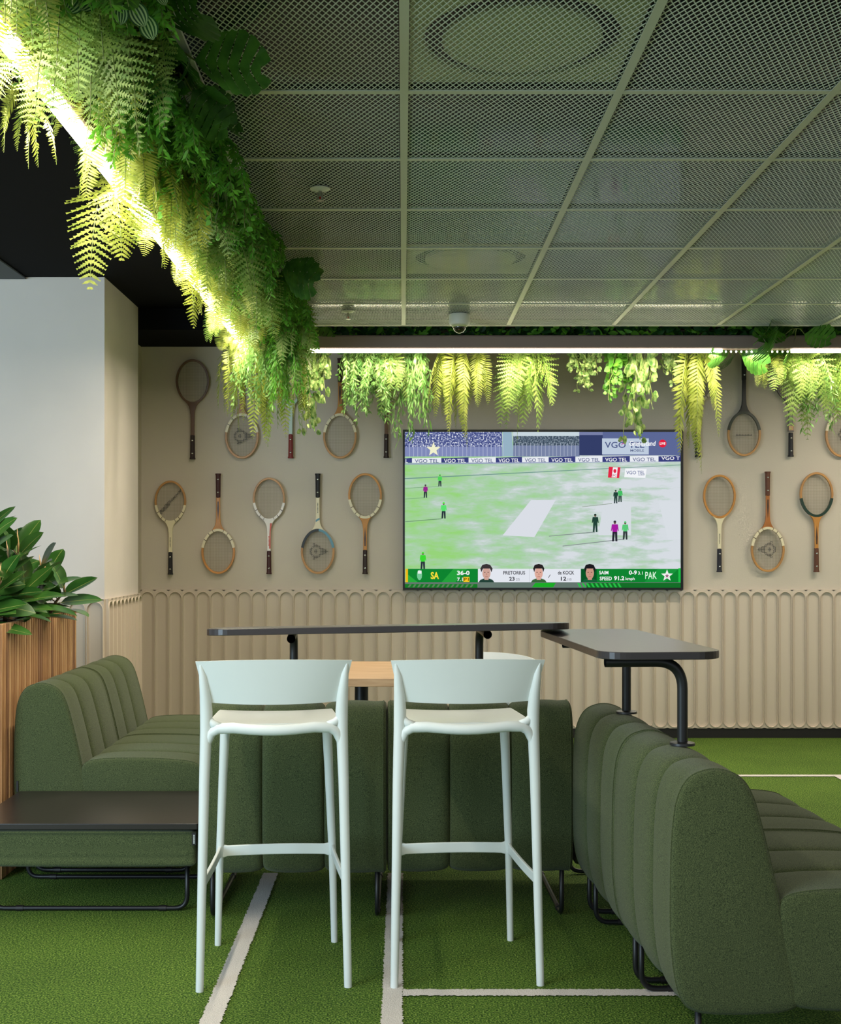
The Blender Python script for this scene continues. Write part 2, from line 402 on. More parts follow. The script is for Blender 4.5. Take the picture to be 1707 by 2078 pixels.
mb = MB(); mb.box((-.135,-3.1,0),(.125,2.85,.03)); mb.build('tray', M['black'], t)
for y in (-2.4,-.8,.8,2.4): mb = MB(); mb.tube([(0,y,.03),(0,y,.165)],.006,6); mb.build('hanger_rod', M['metal'], t)
t = thing('planter_trough', 'dark hanging trough holding the greenery above the television wall', 'planter trough', (1.8,7.40,2.64))
mb = MB(); mb.box((-2.6,-.12,0),(2.8,.12,.03)); mb.build('tray', M['black'], t)
for x in (-2,-.6,.8,2.2): mb = MB(); mb.tube([(x,0,.03),(x,0,.165)],.006,6); mb.build('hanger_rod', M['metal'], t)

# ------------------------------------------------------------------ sofas
BACK = [(.06,.168),(.018,.215),(0,.33),(-.002,.47),(.002,.60),(.014,.685),(.043,.738),(.09,.759),(.135,.757),(.178,.735),(.208,.685),(.238,.58),(.268,.45),(.296,.32),(.318,.20),(.29,.165),(.17,.158)]
SEAT = [(.32,.172),(.285,.22),(.262,.35),(.27,.43),(.33,.458),(.50,.463),(.66,.455),(.735,.435),(.765,.38),(.77,.28),(.758,.205),(.72,.168),(.55,.158)]
OTTO = lambda d, z1: [(0.02,.18),(0,.22),(0,(z1+.18)/2),(0.0,z1-.02),(.02,z1),(d/2,z1+.002),(d-.02,z1),(d,z1-.02),(d,(z1+.18)/2),(d,.22),(d-.02,.18),(d/2,.172)]
def cushion(prof, L, nch, seam=.021, endr=.009, sub=6):
    """loft a depth-height profile along x with stitched channels"""
    P = smooth_loop(prof, sub); N = len(P)
    A = sum(P[i][0]*P[(i+1)%N][1]-P[(i+1)%N][0]*P[i][1] for i in range(N)); sg = 1 if A > 0 else -1
    nr = []
    for i in range(N):
        tx, tz = P[(i+1)%N][0]-P[i-1][0], P[(i+1)%N][1]-P[i-1][1]; l = math.hypot(tx,tz) or 1
        nr.append((sg*tz/l, -sg*tx/l))
    st = []
    K = 14
    for c in range(nch):
        for k in range(K+1):
            if c and k == 0: continue
            u = k/K; x = L*(c+u)/nch
            u = .5-.5*math.cos(PI*u); x = L*(c+u)/nch; e = abs(2*u-1); ins = seam*(.5*e**2.6+.5*e**14)
            if c and k == 0: pass
            st.append([x, ins])
            if k == K and c < nch-1: st[-1][1] = seam*1.3
    # ends: crisper rounded shoulders
    st[0][1] = endr+.002; st[-1][1] = endr+.002
    st = [[0, endr], [.003, endr*.55], [.009, endr*.2], [.018, .002]] + [s for s in st if .03 < s[0] < L-.03] + [[L-.018,.002],[L-.009,endr*.2],[L-.003,endr*.55],[L,endr]]
    mb = MB(); vs_ = []
    for x, ins in st:
        for i in range(N):
            vs_.append((x, P[i][0]-nr[i][0]*ins, P[i][1]-nr[i][1]*ins))
    S = len(st)
    fs_ = [(s*N+i, s*N+(i+1)%N, (s+1)*N+(i+1)%N, (s+1)*N+i) for s in range(S-1) for i in range(N)]
    cy = sum(p[0] for p in P)/N; cz = sum(p[1] for p in P)/N
    for base, x, sgn in ((0, 0, -1), ((S-1)*N, L, 1)):
        prev = base
        for q, bl in ((.93,.002),(.6,.008),(.25,.011)):
            o = len(vs_)
            for i in range(N):
                b = vs_[base+i]; vs_.append((x+sgn*bl, cy+(b[1]-cy)*q, cz+(b[2]-cz)*q))
            fs_ += [(prev+i, prev+(i+1)%N, o+(i+1)%N, o+i) for i in range(N)]; prev = o
        fs_.append(tuple(prev+i for i in range(N)))
    mb.add(vs_, fs_); mb.edges = [[vs_[b_*N+i] for i in range(N)] for b_ in (2, S-3)]; return mb
def piping(mb, parent):
    for lp in mb.edges:
        p_ = MB(); p_.tube([Vector(v) for v in lp+lp[:1]], .0022, 5, cap=False); p_.build('seam_piping', M['fabric'], parent, smooth=True)
def sled(parent, x, d0, d1, ztop, label=None):
    mb = MB(); r = .0085
    mb.tube(arc_path([(x,d0,ztop),(x,d0,r+.002),(x,d1,r+.002),(x,d1,ztop)], .05), r, 10)
    o = mb.build('sled_leg', M['metal'], parent, smooth=True)
    for d in (d0+.09, d1-.09):
        mb = MB(); mb.tube([(x,d-.013,r+.002),(x,d+.013,r+.002)], r+.0022, 10); mb.build('floor_glide', M['skirt'], o, smooth=True, angle=40)
def sofa(label, loc, rz, L=.635, ins=.035):
    """local x = along the length, y = depth from rear to seat front"""
    t = thing('sofa_module', label, 'sofa', loc, rz, 'green channel-stitched sofa modules')
    c_ = cushion(BACK, L-.004, 3); piping(c_, c_.build('backrest', M['fabric'], t, smooth=True))
    c_ = cushion(SEAT, L-.004, 3, seam=.016); piping(c_, c_.build('seat', M['fabric'], t, smooth=True))
    sled(t, ins, .075, .70, .19); sled(t, L-ins, .075, .70, .19)
    # stitched seam rope on the end panels
    return t
sofa('green sofa module with its back to the camera behind the left white stool', (-.700,4.222,0), R(-.0), .645)
sofa('green sofa module with its back to the camera behind the right white stool', (-.052,4.235,0), R(1.0), .645)
# right run: facing +x; local x runs along -y?  use rotation of -90: local y(depth)->+x, local x->-y
AR = R(-90+3)
def right_loc(s):   # s metres from the near end along the run
    return Vector((.652,2.985,0)) + Vector((-math.sin(R(3)), math.cos(R(3)),0))*s
sofa('nearest green sofa module on the right, its end panel facing the camera', right_loc(.64), AR, .638)
sofa('green sofa module on the right adjoining the middle one, second from the camera', right_loc(1.28), AR, .638)
sl_ = sofa('green sofa module at left, nearer half, beside the slatted wooden planter', (-1.545,5.52,0), R(-90), .635)
mb = MB(); mb.box((.629,.012,.33),(.6385,.020,.372)); mb.build('care_tag', M['skirt'], sl_)
sofa('green sofa module at left, farther half, beside the fluted column', (-1.545,6.158,0), R(-90), .635)
# small woven tags
# low bench seat behind the corner
t = thing('ottoman', 'low green bench tucked in the corner behind the two sofas, only its legs seen', 'ottoman', (.61,4.94,0), R(-90))
cushion(OTTO(.62,.44), .62, 3, seam=.01).build('seat', M['fabric'], t, smooth=True); sled(t,.04,.05,.57,.2); sled(t,.58,.05,.57,.2)
# bench with black top
t = thing('bench_table', 'low green bench with a flat black table top at lower left', 'side table', (-1.513,4.295,0))
cushion([(a,b) for a,b in OTTO(.565,.312)], .792, 1, seam=.004, endr=.02).build('upholstered_base', M['fabric'], t, smooth=True)
mb = MB(); mb.prism(round_rect(0,-.008,.80,.567,.006,2), lambda a,b,h:(a,b,h), .316, .337); mb.build('table_top', M['table'], t, bevel=.002)
for x_, nm in ((0,0),):
    for y_ in (.105, .525):
        mb = MB(); r = .0085
        mb.tube(arc_path([(.045,y_,.19),(.045,y_,r+.002),(.742,y_,r+.002),(.742,y_,.19)], .045), r, 10); o = mb.build('sled_leg', M['metal'], t, smooth=True)
        for d in (.145, .655):
            mb = MB(); mb.tube([(d-.013,y_,r+.002),(d+.013,y_,r+.002)], r+.0022, 10); mb.build('floor_glide', M['skirt'], o, smooth=True, angle=40)
mb = MB(); mb.box((.778,-.006,.262),(.792,-.003,.305)); tg = mb.build('care_tag', M['skirt'], t)
mb = MB()
for k in range(7): mb.box((.7825,-.0066,.268+k*.0045),(.7875,-.0061,.2705+k*.0045))
mb.build('tag_lettering', M['stool'], tg)

# ------------------------------------------------------------------ tables over the sofa backs
def sofa_top_table(name, label, corners, posts, th=.021):
    """corners: 4 points of the top surface (near-left, near-right, far-right, far-left); posts: (base, end)"""
    t = thing(name, label, 'table', (0,0,0))
    c0 = [Vector(c) for c in corners]; org = c0[0]
    t.location = (c0[0]+c0[2])/2; t.location.z = .757
    off = t.location.copy()
    W_ = (c0[1]-c0[0]).length; D_ = (c0[3]-c0[0]).length
    rr = round_rect(0,0,1,1,0); pts = []
    rad = .075
    for (a,b) in round_rect(0,0,W_,D_,rad,8): pts.append((a/W_, b/D_))
    def bil(u,v): return c0[0]*(1-u)*(1-v)+c0[1]*u*(1-v)+c0[2]*u*v+c0[3]*(1-u)*v
    mb = MB(); mb.prism(pts, lambda a,b,h: tuple(bil(a,b)+Vector((0,0,h))-off), -th, 0)
    mb.build('table_top', M['table'], t, bevel=.002)
    for base, end, zt in posts:
        b = Vector(base)-off; e = Vector(end)-off
        mb = MB(); mb.tube(arc_path([b, (b.x,b.y,e.z), e], .075, 10), .0145, 14, cap=False); mb.tube(arc_path([b, (b.x,b.y,e.z), e], .075, 10), .0125, 14, cap=False)
        p = mb.build('support_post', M['metal'], t, smooth=True, recalc=False)
        mb = MB(); mb.lathe((b.x,b.y,b.z), [(.001,.010),(.016,.010),(.033,.0065),(.034,.002),(.034,0),(.001,0)], 24); mb.build('base_flange', M['metal'], p, smooth=True, angle=40)
        mb = MB(); d = (e-Vector((b.x,b.y,e.z))).normalized(); q = Vector((-d.y,d.x,0)); m0 = (e+Vector((b.x,b.y,e.z)))/2
        mb.add([m0+d*.05+q*.05+Vector((0,0,.0145)), m0-d*.05+q*.05+Vector((0,0,.0145)), m0-d*.05-q*.05+Vector((0,0,.0145)), m0+d*.05-q*.05+Vector((0,0,.0145)),
                m0+d*.05+q*.05+Vector((0,0,.0115)), m0-d*.05+q*.05+Vector((0,0,.0115)), m0-d*.05-q*.05+Vector((0,0,.0115)), m0+d*.05-q*.05+Vector((0,0,.0115))],
               [(0,1,2,3),(7,6,5,4),(0,4,5,1),(1,5,6,2),(2,6,7,3),(3,7,4,0)])
        mb.build('mounting_plate', M['metal'], p)
    return t
sofa_top_table('sofa_back_table', 'long narrow black table top raised on posts above the middle sofa',
    [(-.632,3.90,1.039),(.536,3.90,1.060),(.536,4.21,1.044),(-.632,4.21,1.026)],
    [((-.385,4.345,.752),(-.365,4.02,1.000),0),((.27,4.36,.752),(.277,4.03,1.0135),0)])
sofa_top_table('sofa_back_table', 'black table top raised on posts above the right sofa back',
    [(.528,3.245,1.022),(.862,3.275,1.022),(.782,4.20,1.022),(.452,4.16,1.022)],
    [((.760,3.35,.762),(.547,3.335,.989),0),((.724,3.99,.762),(.515,3.97,.989),0)])
t = thing('wooden_table', 'light oak table top on a black post seen between the white stools', 'table', (-.19,5.63,0))
mb = MB(); mb.prism(round_rect(-.56,-.39,.56,.40,.05), lambda a,b,h:(a,b,h), .705, .74); mb.build('table_top', M['wood'], t, bevel=.002)
mb = MB(); mb.tube([(0,0,.01),(0,0,.705)], .031, 20); mb.build('post', M['metal'], t, smooth=True, angle=40)
mb = MB(); mb.lathe((0,0,0), [(.001,0),(.25,0),(.25,.008),(.03,.014),(.001,.014)], 36); mb.build('base_plate', M['metal'], t)

# ------------------------------------------------------------------ stools
def stool_parts(t, SH=.775, BH=.97, ST=.31):
    """local +y = the way the sitter faces; origin between the feet"""
    BW, FW = .217, .190; yb, yf = -.21, .21
    k = SH/.775
    # rear legs run up behind the back shell
    for s in (-1,1):
        mb = MB(); pts = []; rs = []
        for z, x, y, r in ((0,BW,yb,.0115),(.3*k,BW-.006,yb+.012,.0135),(.6*k,BW-.012,yb+.022,.0155),(SH-.02,BW-.017,yb+.024,.0175),(SH+.04,BW-.018,yb+.018,.0185),(SH+.09,BW-.016,yb+.008,.0165),(SH+.15,BW-.010,yb-.008,.0115),(SH+.183,BW-.004,yb-.016,.004)):
            pts.append((s*x,y,z)); rs.append(r)
        mb.tube(pts, rs, 12, up=(1,0,0)); mb.build('leg', M['stool'], t, smooth=True, angle=60)
        mb = MB()
        mb.tube([(s*FW,yf,0),(s*(FW-.007),yf-.012,.3*k),(s*(FW-.02),yf-.03,.6*k),(s*(FW-.028),yf-.045,SH-.015)], [.0105,.0125,.0145,.0165], 12, up=(1,0,0))
        mb.build('leg', M['stool'], t, smooth=True, angle=60)
    # seat
    mb = MB(); nu, nv = 20, 16; vs_ = []
    for layer in (0,1):
        for j in range(nv+1):
            v = j/nv
            for i in range(nu+1):
                u = -1+2*i/nu
                hw = (.196-.012*v-.012*v*v) * (1-.06*max(0,(v-.85)/.15)**2)
                y = yb+.03+v*.40 - .02*(u*u)*(1 if v > .8 else 0)*((v-.8)/.2)
                y += -.018*(1-u*u)*(1-v)
                z = SH+.004 - .012*(1-u*u)*math.sin(PI*min(1,v*1.05)) - .030*max(0,(v-.75)/.25)**2 - layer*(.020 - .008*(u*u))
                vs_.append((u*hw,y,z))
    n = (nu+1)*(nv+1); fs_ = []
    for j in range(nv):
        for i in range(nu):
            a = j*(nu+1)+i; q = (a,a+1,a+nu+2,a+nu+1); fs_ += [q, tuple(n+x for x in reversed(q))]
    bd = [i for i in range(nu+1)] + [j*(nu+1)+nu for j in range(1,nv+1)] + [nv*(nu+1)+i for i in range(nu-1,-1,-1)] + [j*(nu+1) for j in range(nv-1,0,-1)]
    for a, b in zip(bd, bd[1:]+bd[:1]): fs_.append((b,a,n+a,n+b))
    mb.add(vs_, fs_); mb.build('seat', M['stool'], t, smooth=True, angle=50)
    # rear seat rail, curving down into the legs
    mb = MB(); xl = BW-.019
    pts = [(-xl,yb+.024,SH-.085),(-xl+.003,yb+.022,SH-.05),(-xl+.014,yb+.018,SH-.022),(-xl+.035,yb+.012,SH-.008),(-xl+.08,yb+.004,SH-.006)]
    mid = [(x,yb+.004-.016*math.cos(x/(xl-.08)*PI/2),SH-.006-.006*math.cos(x/(xl-.08)*PI/2)) for x in (-.09,-.06,-.03,0,.03,.06,.09)]
    pts = pts + mid + [(-p[0],p[1],p[2]) for p in reversed(pts)]
    rs = [.008,.012,.015,.0165,.0165]+[.016]*7+[.0165,.0165,.015,.012,.008]
    mb.tube(pts, rs, 12, up=(0,1,0)); mb.build('seat_rail', M['stool'], t, smooth=True)
    for s in (-1,1):   # webs between the rail and the leg above it
        mb = MB(); mb.tube([(s*(xl+.002),yb+.020,SH+.045),(s*(xl-.004),yb+.02,SH+.022),(s*(xl-.018),yb+.016,SH+.006),(s*(xl-.045),yb+.01,SH-.004)], [.006,.010,.012,.012], 10)
        mb.build('seat_web', M['stool'], t, smooth=True)
    # backrest shell
    mb = MB(); nu, nv = 28, 12; vs_ = []
    for layer in (0,1):
        for j in range(nv+1):
            v = j/nv
            for i in range(nu+1):
                u = -1+2*i/nu
                hw = .197+.031*v**.9
                bul = 1-abs(u)**2.2
                y = yb+.020 - .038*v - (.040-.006*v)*bul - layer*(-.0065) + .012*(1-v)*0
                zt = BH-.003 + .006*(1-u*u); zb = SH+.065 - .004*(1-u*u) + .003
                z = zb+(zt-zb)*v
                vs_.append((u*hw, y, z))
    n = (nu+1)*(nv+1); fs_ = []
    for j in range(nv):
        for i in range(nu):
            a = j*(nu+1)+i; q = (a,a+1,a+nu+2,a+nu+1); fs_ += [tuple(reversed(q)), tuple(n+x for x in q)]
    bd = [i for i in range(nu+1)] + [j*(nu+1)+nu for j in range(1,nv+1)] + [nv*(nu+1)+i for i in range(nu-1,-1,-1)] + [j*(nu+1) for j in range(nv-1,0,-1)]
    for a, b in zip(bd, bd[1:]+bd[:1]): fs_.append((a,b,n+b,n+a))
    mb.add(vs_, fs_); mb.build('backrest', M['stool'], t, smooth=True, angle=50)
    # foot rests: a flat band at the front and one on each side
    if ST:
        def band(pts, h, w_):
            mb = MB(); P = [Vector(p) for p in pts]; vs_ = []; m = len(P)
            for i, p in enumerate(P):
                d = (P[min(i+1,m-1)]-P[max(i-1,0)]); d.z = 0; d.normalize(); q = Vector((-d.y,d.x,0))*w_/2
                e = 1-abs(2*i/(m-1)-1); hh = h*(1+.35*max(0,1-e/.16)**2)
                vs_ += [p+q+Vector((0,0,hh/2)), p-q+Vector((0,0,hh/2)), p-q-Vector((0,0,hh/2)), p+q-Vector((0,0,hh/2))]
            fs_ = [(i*4+k, i*4+(k+1)%4, i*4+4+(k+1)%4, i*4+4+k) for i in range(m-1) for k in range(4)]+[(3,2,1,0),((m-1)*4,(m-1)*4+1,(m-1)*4+2,(m-1)*4+3)]
            mb.add(vs_, fs_); return mb
        band([((-1+2*i/16)*(FW-.010),yf-.014,ST+.004*(1-(-1+i/8)**2)) for i in range(17)], .034, .010).build('foot_rest', M['stool'], t, bevel=.003)
        for s in (-1,1):
            band([(s*((FW-.008)+(BW-FW-.0)*i/12 - 0*.01),yf-.014-(yf-yb-.028)*i/12,ST-.004*math.sin(PI*i/12)) for i in range(13)], .030, .010).build('foot_rest', M['stool'], t, bevel=.003)
st = thing('bar_stool', 'white plastic bar stool with curved back, left one of the pair', 'bar stool', (-.397,3.83,0), R(5), 'white bar stools')
stool_parts(st)
s2 = dup(st); s2.location = (.178,3.85,0); s2.rotation_euler = (0,0,R(3.5)); s2['label'] = 'white plastic bar stool with curved back, right one of the pair'
ch = thing('chair', 'low white chair mostly hidden behind the right bar stool', 'chair', (.285,5.60,0), R(118))
stool_parts(ch, SH=.45, BH=.80, ST=0)

# ------------------------------------------------------------------ wooden planter with rubber plants
t = thing('wooden_planter', 'tall vertical-slat wooden planter box at the left edge', 'planter', (-1.86,5.365,0))
mb = MB(); mb.box((-.275,-.545,.02),(.272,.545,.955)); mb.build('box', mat('planter_core',(34,22,15),.9), t)
mb = MB(); rs = random.Random(7); n = 34; p = 1.11/n
for k in range(n):
    y = -.555+p*k; mb.cm = rs.choice([0,0,0,1,2,2]); mb.box((.272,y+.003,0),(.292,y+p-.008,.998))
for k in range(15):
    x = -.29+.58/15*k
    for y0,y1 in ((-.563,-.545),(.545,.563)): mb.cm = rs.choice([0,0,1,2]); mb.box((x+.004,y0,0),(x+.58/15-.006,y1,.998))
mb.build('slats', [M['slat'],M['slat2'],M['slat3']], t, bevel=.002)
mb = MB(); mb.box((-.28,-.55,.955),(.27,.55,.972)); mb.build('soil', M['soil'], t)
M['ficus'] = mat('rubber_leaf', (36,80,28), .28, spec=.6, rgb2=(66,112,44), vscale=6, rnd=.15)
M['ficus_rib'] = mat('rubber_leaf_rib', (150,165,90), .4)
M['stemw'] = mat('woody_stem', (120,100,70), .7)
M['bud'] = mat('pale_bud', (222,180,125), .5); M['redbud'] = mat('red_bud', (150,50,30), .5)
def leaf(mb, base, d, up, L, W, fold=.25, curl=.3, rib=True, n=8, tip=1.0, mi=0, ri=1, wav=0):
    d = Vector(d).normalized(); up = Vector(up); s = d.cross(up)
    if s.length < 1e-3: s = d.cross(Vector((1,.2,0)))
    s.normalize(); nn = s.cross(d).normalized(); base = Vector(base); vs_ = []; ribs = []
    for i in range(n+1):
        u = i/n; wd = W/2*(math.sin(PI*min(1,u**.85*1.0))**.62 if 0 < u < 1 else 0)
        a = curl*u*u; c = base + d*(L*u*(1-.1*curl*u)) - nn*(L*a*.5)
        w1 = wav*math.sin(u*14)*W
        vs_ += [c - s*wd + nn*(wd*fold+w1), c, c + s*wd + nn*(wd*fold-w1)]
        ribs.append(c + nn*.0007)
    fs_ = []
    for i in range(n):
        a = i*3; fs_ += [(a,a+1,a+4,a+3),(a+1,a+2,a+5,a+4)]
    mb.cm = mi; mb.add(vs_, fs_)
    if rib:
        rw = W*.022; v2 = []
        for i, c in enumerate(ribs): v2 += [c - s*rw*(1-i/n*.7), c + s*rw*(1-i/n*.7)]
        mb.cm = ri; mb.add(v2, [(2*i,2*i+1,2*i+3,2*i+2) for i in range(n)]); mb.cm = 0
def rubber_plant(label, loc, seed, stems):
    rg = random.Random(seed); t = thing('rubber_plant', label, 'potted plant', loc, 0, 'rubber plants in the planter')
    lf = MB(); stm = MB(); bd = MB()
    for (dx,dy,h,lx,ly) in stems:
        pts = [Vector((dx+lx*u*u, dy+ly*u*u, h*u)) for u in [k/6 for k in range(7)]]
        stm.tube(pts, [.010-.001*k for k in range(7)], 8)
        nl = int(h/.017)+4; az = rg.uniform(0,6.28)
        for k in range(nl):
            u = .10+.90*k/(nl-1); p = Vector((dx+lx*u*u, dy+ly*u*u, h*u)); az += 2.2+rg.uniform(-.3,.3)
            el = R(-4+56*u**2.0+rg.uniform(-10,14)); d = Vector((math.cos(az)*math.cos(el), math.sin(az)*math.cos(el), math.sin(el)))
            L_ = rg.uniform(.16,.225)*(1-.2*u)
            stm.tube([p, p+d*.03], .0028, 5)
            leaf(lf, p+d*.028, d, (rg.uniform(-.8,.5),rg.uniform(-1.1,.2),.9), L_, L_*rg.uniform(.50,.62), fold=rg.uniform(.1,.35), curl=rg.uniform(.05,.45), n=9)
        p = pts[-1]; bd = MB(); bd.tube([p, p+Vector((rg.uniform(-.01,.01),0,.05)), p+Vector((rg.uniform(-.015,.015),0,.10))], [.006,.005,.0006], 6); bd.build('pale_bud', M['bud'], t, smooth=True)
    lf.build('leaves', [M['ficus'],M['ficus_rib']], t, smooth=True, recalc=False); stm.build('stems', M['stemw'], t, smooth=True)
rubber_plant('glossy rubber plant at the near end of the wooden planter', (-1.72,4.98,.968), 3, [(0,0,.40,.02,0),(.04,.10,.26,.04,.03),(-.10,.05,.46,-.05,0),(.02,-.05,.17,.08,0)])
rubber_plant('glossy rubber plant in the middle of the wooden planter', (-1.72,5.32,.968), 8, [(0,0,.31,.06,0),(.05,.10,.20,.06,.03),(-.10,.05,.40,-.05,0),(.05,-.09,.15,.06,0)])
rubber_plant('glossy rubber plant at the far end of the wooden planter', (-1.70,5.66,.968), 12, [(0,0,.18,.06,0),(.06,.06,.12,.06,.03),(-.12,.05,.27,-.05,0)])

# ------------------------------------------------------------------ television
YT = 8.325; S5 = 2500/YT
def U(u): return (810+u/2.893-818)/S5
def V(v): return 1.30-(860+v/2.893-1110)/S5
tv = thing('television', 'large wall-mounted television showing a cricket match', 'television', (U(844),YT,V(505)))
tv0 = tv.location.copy()
def F(u,v,h=0): return (U(u)-tv0.x, -h, V(v)-tv0.z)
mb = MB()
def fr(u0,v0,u1,v1,h0,h1):
    a = F(u0,v1,h0); b = F(u1,v0,h1); mb.box((a[0],b[1],a[2]),(b[0],a[1],b[2]))
fr(22,34,1668,48,-.05,.006); fr(22,962,1668,974,-.05,.006); fr(22,48,34,962,-.05,.006); fr(1653,48,1668,962,-.05,.006); fr(22,34,1668,974,-.06,-.004)
mb.build('bezel', mat('tv_bezel',(12,12,14),.3), tv)
mb = MB(); a = F(500,700,-.06); b = F(1180,330,-.074); mb.box((a[0],a[1],a[2]),(b[0],b[1],b[2])); mb.build('wall_bracket', M['metal'], tv)
def screen_mat(kind):
    m = bpy.data.materials.new('screen_'+kind); m.use_nodes = True; nt = m.node_tree; L = nt.links
    nt.nodes.remove(nt.nodes['Principled BSDF']); e = nt.nodes.new('ShaderNodeEmission'); L.new(e.outputs[0], nt.nodes['Material Output'].inputs[0])
    tc = nt.nodes.new('ShaderNodeTexCoord'); mp = nt.nodes.new('ShaderNodeMapping'); L.new(tc.outputs['Object'], mp.inputs[0])
    r = nt.nodes.new('ShaderNodeValToRGB'); n = nt.nodes.new('ShaderNodeTexNoise')
    L.new(mp.outputs[0], n.inputs['Vector'])
    if kind == 'field':
        mp.inputs['Scale'].default_value = (2.0,1,8); n.inputs['Scale'].default_value = 1.9; n.inputs['Detail'].default_value = 8; n.inputs['Roughness'].default_value = .62
        sx = nt.nodes.new('ShaderNodeSeparateXYZ'); L.new(tc.outputs['Object'], sx.inputs[0])
        ma = nt.nodes.new('ShaderNodeMath'); ma.operation = 'MULTIPLY_ADD'; ma.inputs[1].default_value = .16; L.new(sx.outputs[0], ma.inputs[0]); L.new(n.outputs['Fac'], ma.inputs[2])
        cr = r.color_ramp; cr.elements[0].position = .26; cr.elements[0].color = (*lin((150,212,122)),1); cr.elements[1].position = .64; cr.elements[1].color = (*lin((214,220,226)),1)
        k = cr.elements.new(.42); k.color = (*lin((166,208,164)),1); k = cr.elements.new(.53); k.color = (*lin((186,208,194)),1)
        L.new(ma.outputs[0], r.inputs[0])
    else:
        mp.inputs['Scale'].default_value = (60,1,60); n.inputs['Scale'].default_value = 1.6; n.inputs['Detail'].default_value = 1
        cr = r.color_ramp; cr.interpolation = 'CONSTANT'
        a, b, c = ((62,72,128),(112,122,170),(222,226,236)) if kind == 'crowd' else ((60,74,90),(96,112,128),(140,152,164))
        cr.elements[0].color = (*lin(a),1); cr.elements[1].position = .47; cr.elements[1].color = (*lin(b),1); k = cr.elements.new(.60); k.color = (*lin(c),1)
        L.new(n.outputs['Fac'], r.inputs[0])
    L.new(r.outputs[0], e.inputs[0]); return m
mb = MB(); mb.add([F(34,962,0),F(1653,962,0),F(1653,48,0),F(34,48,0)], [(0,1,2,3)]); scr = mb.build('screen', screen_mat('field'), tv, recalc=False)
GL = {}
def gl(c, s=1):
    if c not in GL: GL[c] = glow('screen_glow', c, s)
    return GL[c]
def shape(name, items, parent=scr, h=.0006):
    """items: list of (colour, [(u,v)...])"""
    mb = MB(); cl = []; 
    for c, pts in items:
        if c not in cl: cl.append(c)
        mb.cm = cl.index(c); h += .00002
        P_ = [F(u,v,h) for u,v in pts]; mb.add(P_, [tuple(range(len(P_)))])
    mats = [c if not isinstance(c, tuple) else gl(c) for c in cl]
    return mb.build(name, mats, parent, recalc=False)
def q(u0,v0,u1,v1): return [(u0,v1),(u1,v1),(u1,v0),(u0,v0)]
def ell(u,v,a,b,n=16): return [(u+a*math.cos(2*PI*k/n), v+b*math.sin(2*PI*k/n)) for k in range(n)]
crowd, crowd2 = screen_mat('crowd'), screen_mat('stand')
it = [(crowd,q(34,48,605,190)), ((128,138,184),q(34,136,605,192)), ((150,178,196),[(605,190),(672,190),(660,48),(610,48)]), ((200,214,222),q(670,48,1060,82)), (crowd2,q(670,72,1060,128)), ((120,132,165),q(670,128,1060,192)),
      ((52,62,104),q(1058,66,1196,186)), ((92,104,150),q(1196,48,1653,186)), ((120,128,168),q(1058,48,1196,66)), ((190,204,222),q(1192,86,1466,180))]
for k in range(24): it.append(((176,184,214),q(60+k*24,112,63+k*24,192)))
for k in range(17): it.append(((188,196,214),q(682+k*22,112,684+k*22,190)))
shape('stadium_stand', it)
it = [((150,160,190),[(34,240),(1653,222),(1653,216),(34,232)]), ((110,150,140),[(34,325),(1653,243),(1653,240),(34,319)])]
xs = [34,76,248,408,568,722,878,1035,1194,1355,1523,1653]
for i in range(11):
    c = (232,236,242) if i%2 else (58,64,124); it.append((c, [(xs[i],236-9*xs[i]/1653-6+4*0),(xs[i+1],236-9*xs[i+1]/1653-6),(xs[i+1],200-14*xs[i+1]/1653),(xs[i],204-14*xs[i]/1653)]))
shape('boundary_boards', it)
for it_ in [((218,222,230),[(608,655),(795,665),(920,447),(775,447)]), ((214,220,226),[(1170,655),(1362,655),(1362,455),(1200,455)]), ((216,222,228),[(1580,680),(1653,680),(1653,455),(1523,455)]),
    ((150,165,150),[(1075,489),(1250,470),(1250,466),(1075,486)]), ((130,140,140),[(880,662),(1150,638),(1150,633),(880,658)]), ((130,140,140),[(960,720),(1320,680),(1320,675),(960,716)]),
    ((110,150,110),[(36,577),(250,560),(250,555),(36,573)]), ((120,170,120),[(36,443),(150,436),(150,432),(36,440)]), ((120,170,120),[(36,380),(230,370),(230,367),(36,377)])]: shape('cricket_pitch' if it_[0][0] > 200 else 'player_shadow', [it_], h=.0006 if it_[0][0] > 200 else .0008)
def txt(s, box, col, bold=0, parent=scr, h=.0012, shear=0, name='lettering'):
    cu = bpy.data.curves.new('t', 'FONT'); cu.body = s; cu.size = 1; cu.offset = bold; cu.shear = shear; cu.resolution_u = 3
    o = bpy.data.objects.new('t', cu); COL.objects.link(o); bpy.context.view_layer.update()
    me = bpy.data.meshes.new_from_object(o.evaluated_get(bpy.context.evaluated_depsgraph_get()))
    bpy.data.objects.remove(o)
    xs = [v.co.x for v in me.vertices]; ys = [v.co.y for v in me.vertices]; x0,x1,y0,y1 = min(xs),max(xs),min(ys),max(ys)
    u0,v0,u1,v1 = box
    for v in me.vertices:
        uu = u0+(v.co.x-x0)/(x1-x0)*(u1-u0); vv = v1-(v.co.y-y0)/(y1-y0)*(v1-v0); v.co = F(uu,vv,h)
    me.materials.clear(); me.materials.append(gl(col)); ob = bpy.data.objects.new(name, me); COL.objects.link(ob); ob.parent = parent; return ob
NAVY = (60,66,124); WH = (246,248,250)
for i in range(1,10):
    c = (88,96,140) if i%2 else WH; a, b = xs[i]+16, xs[i+1]-16; v = 206-12*(a/1653)
    if i in (1,): a += 0
    txt('VGO TEL', (a,v+2,b,v+24), c, .012)
txt('L', (38,208,52,230), WH, .012); txt('VGO T', (1540,192,1648,212), WH, .012)
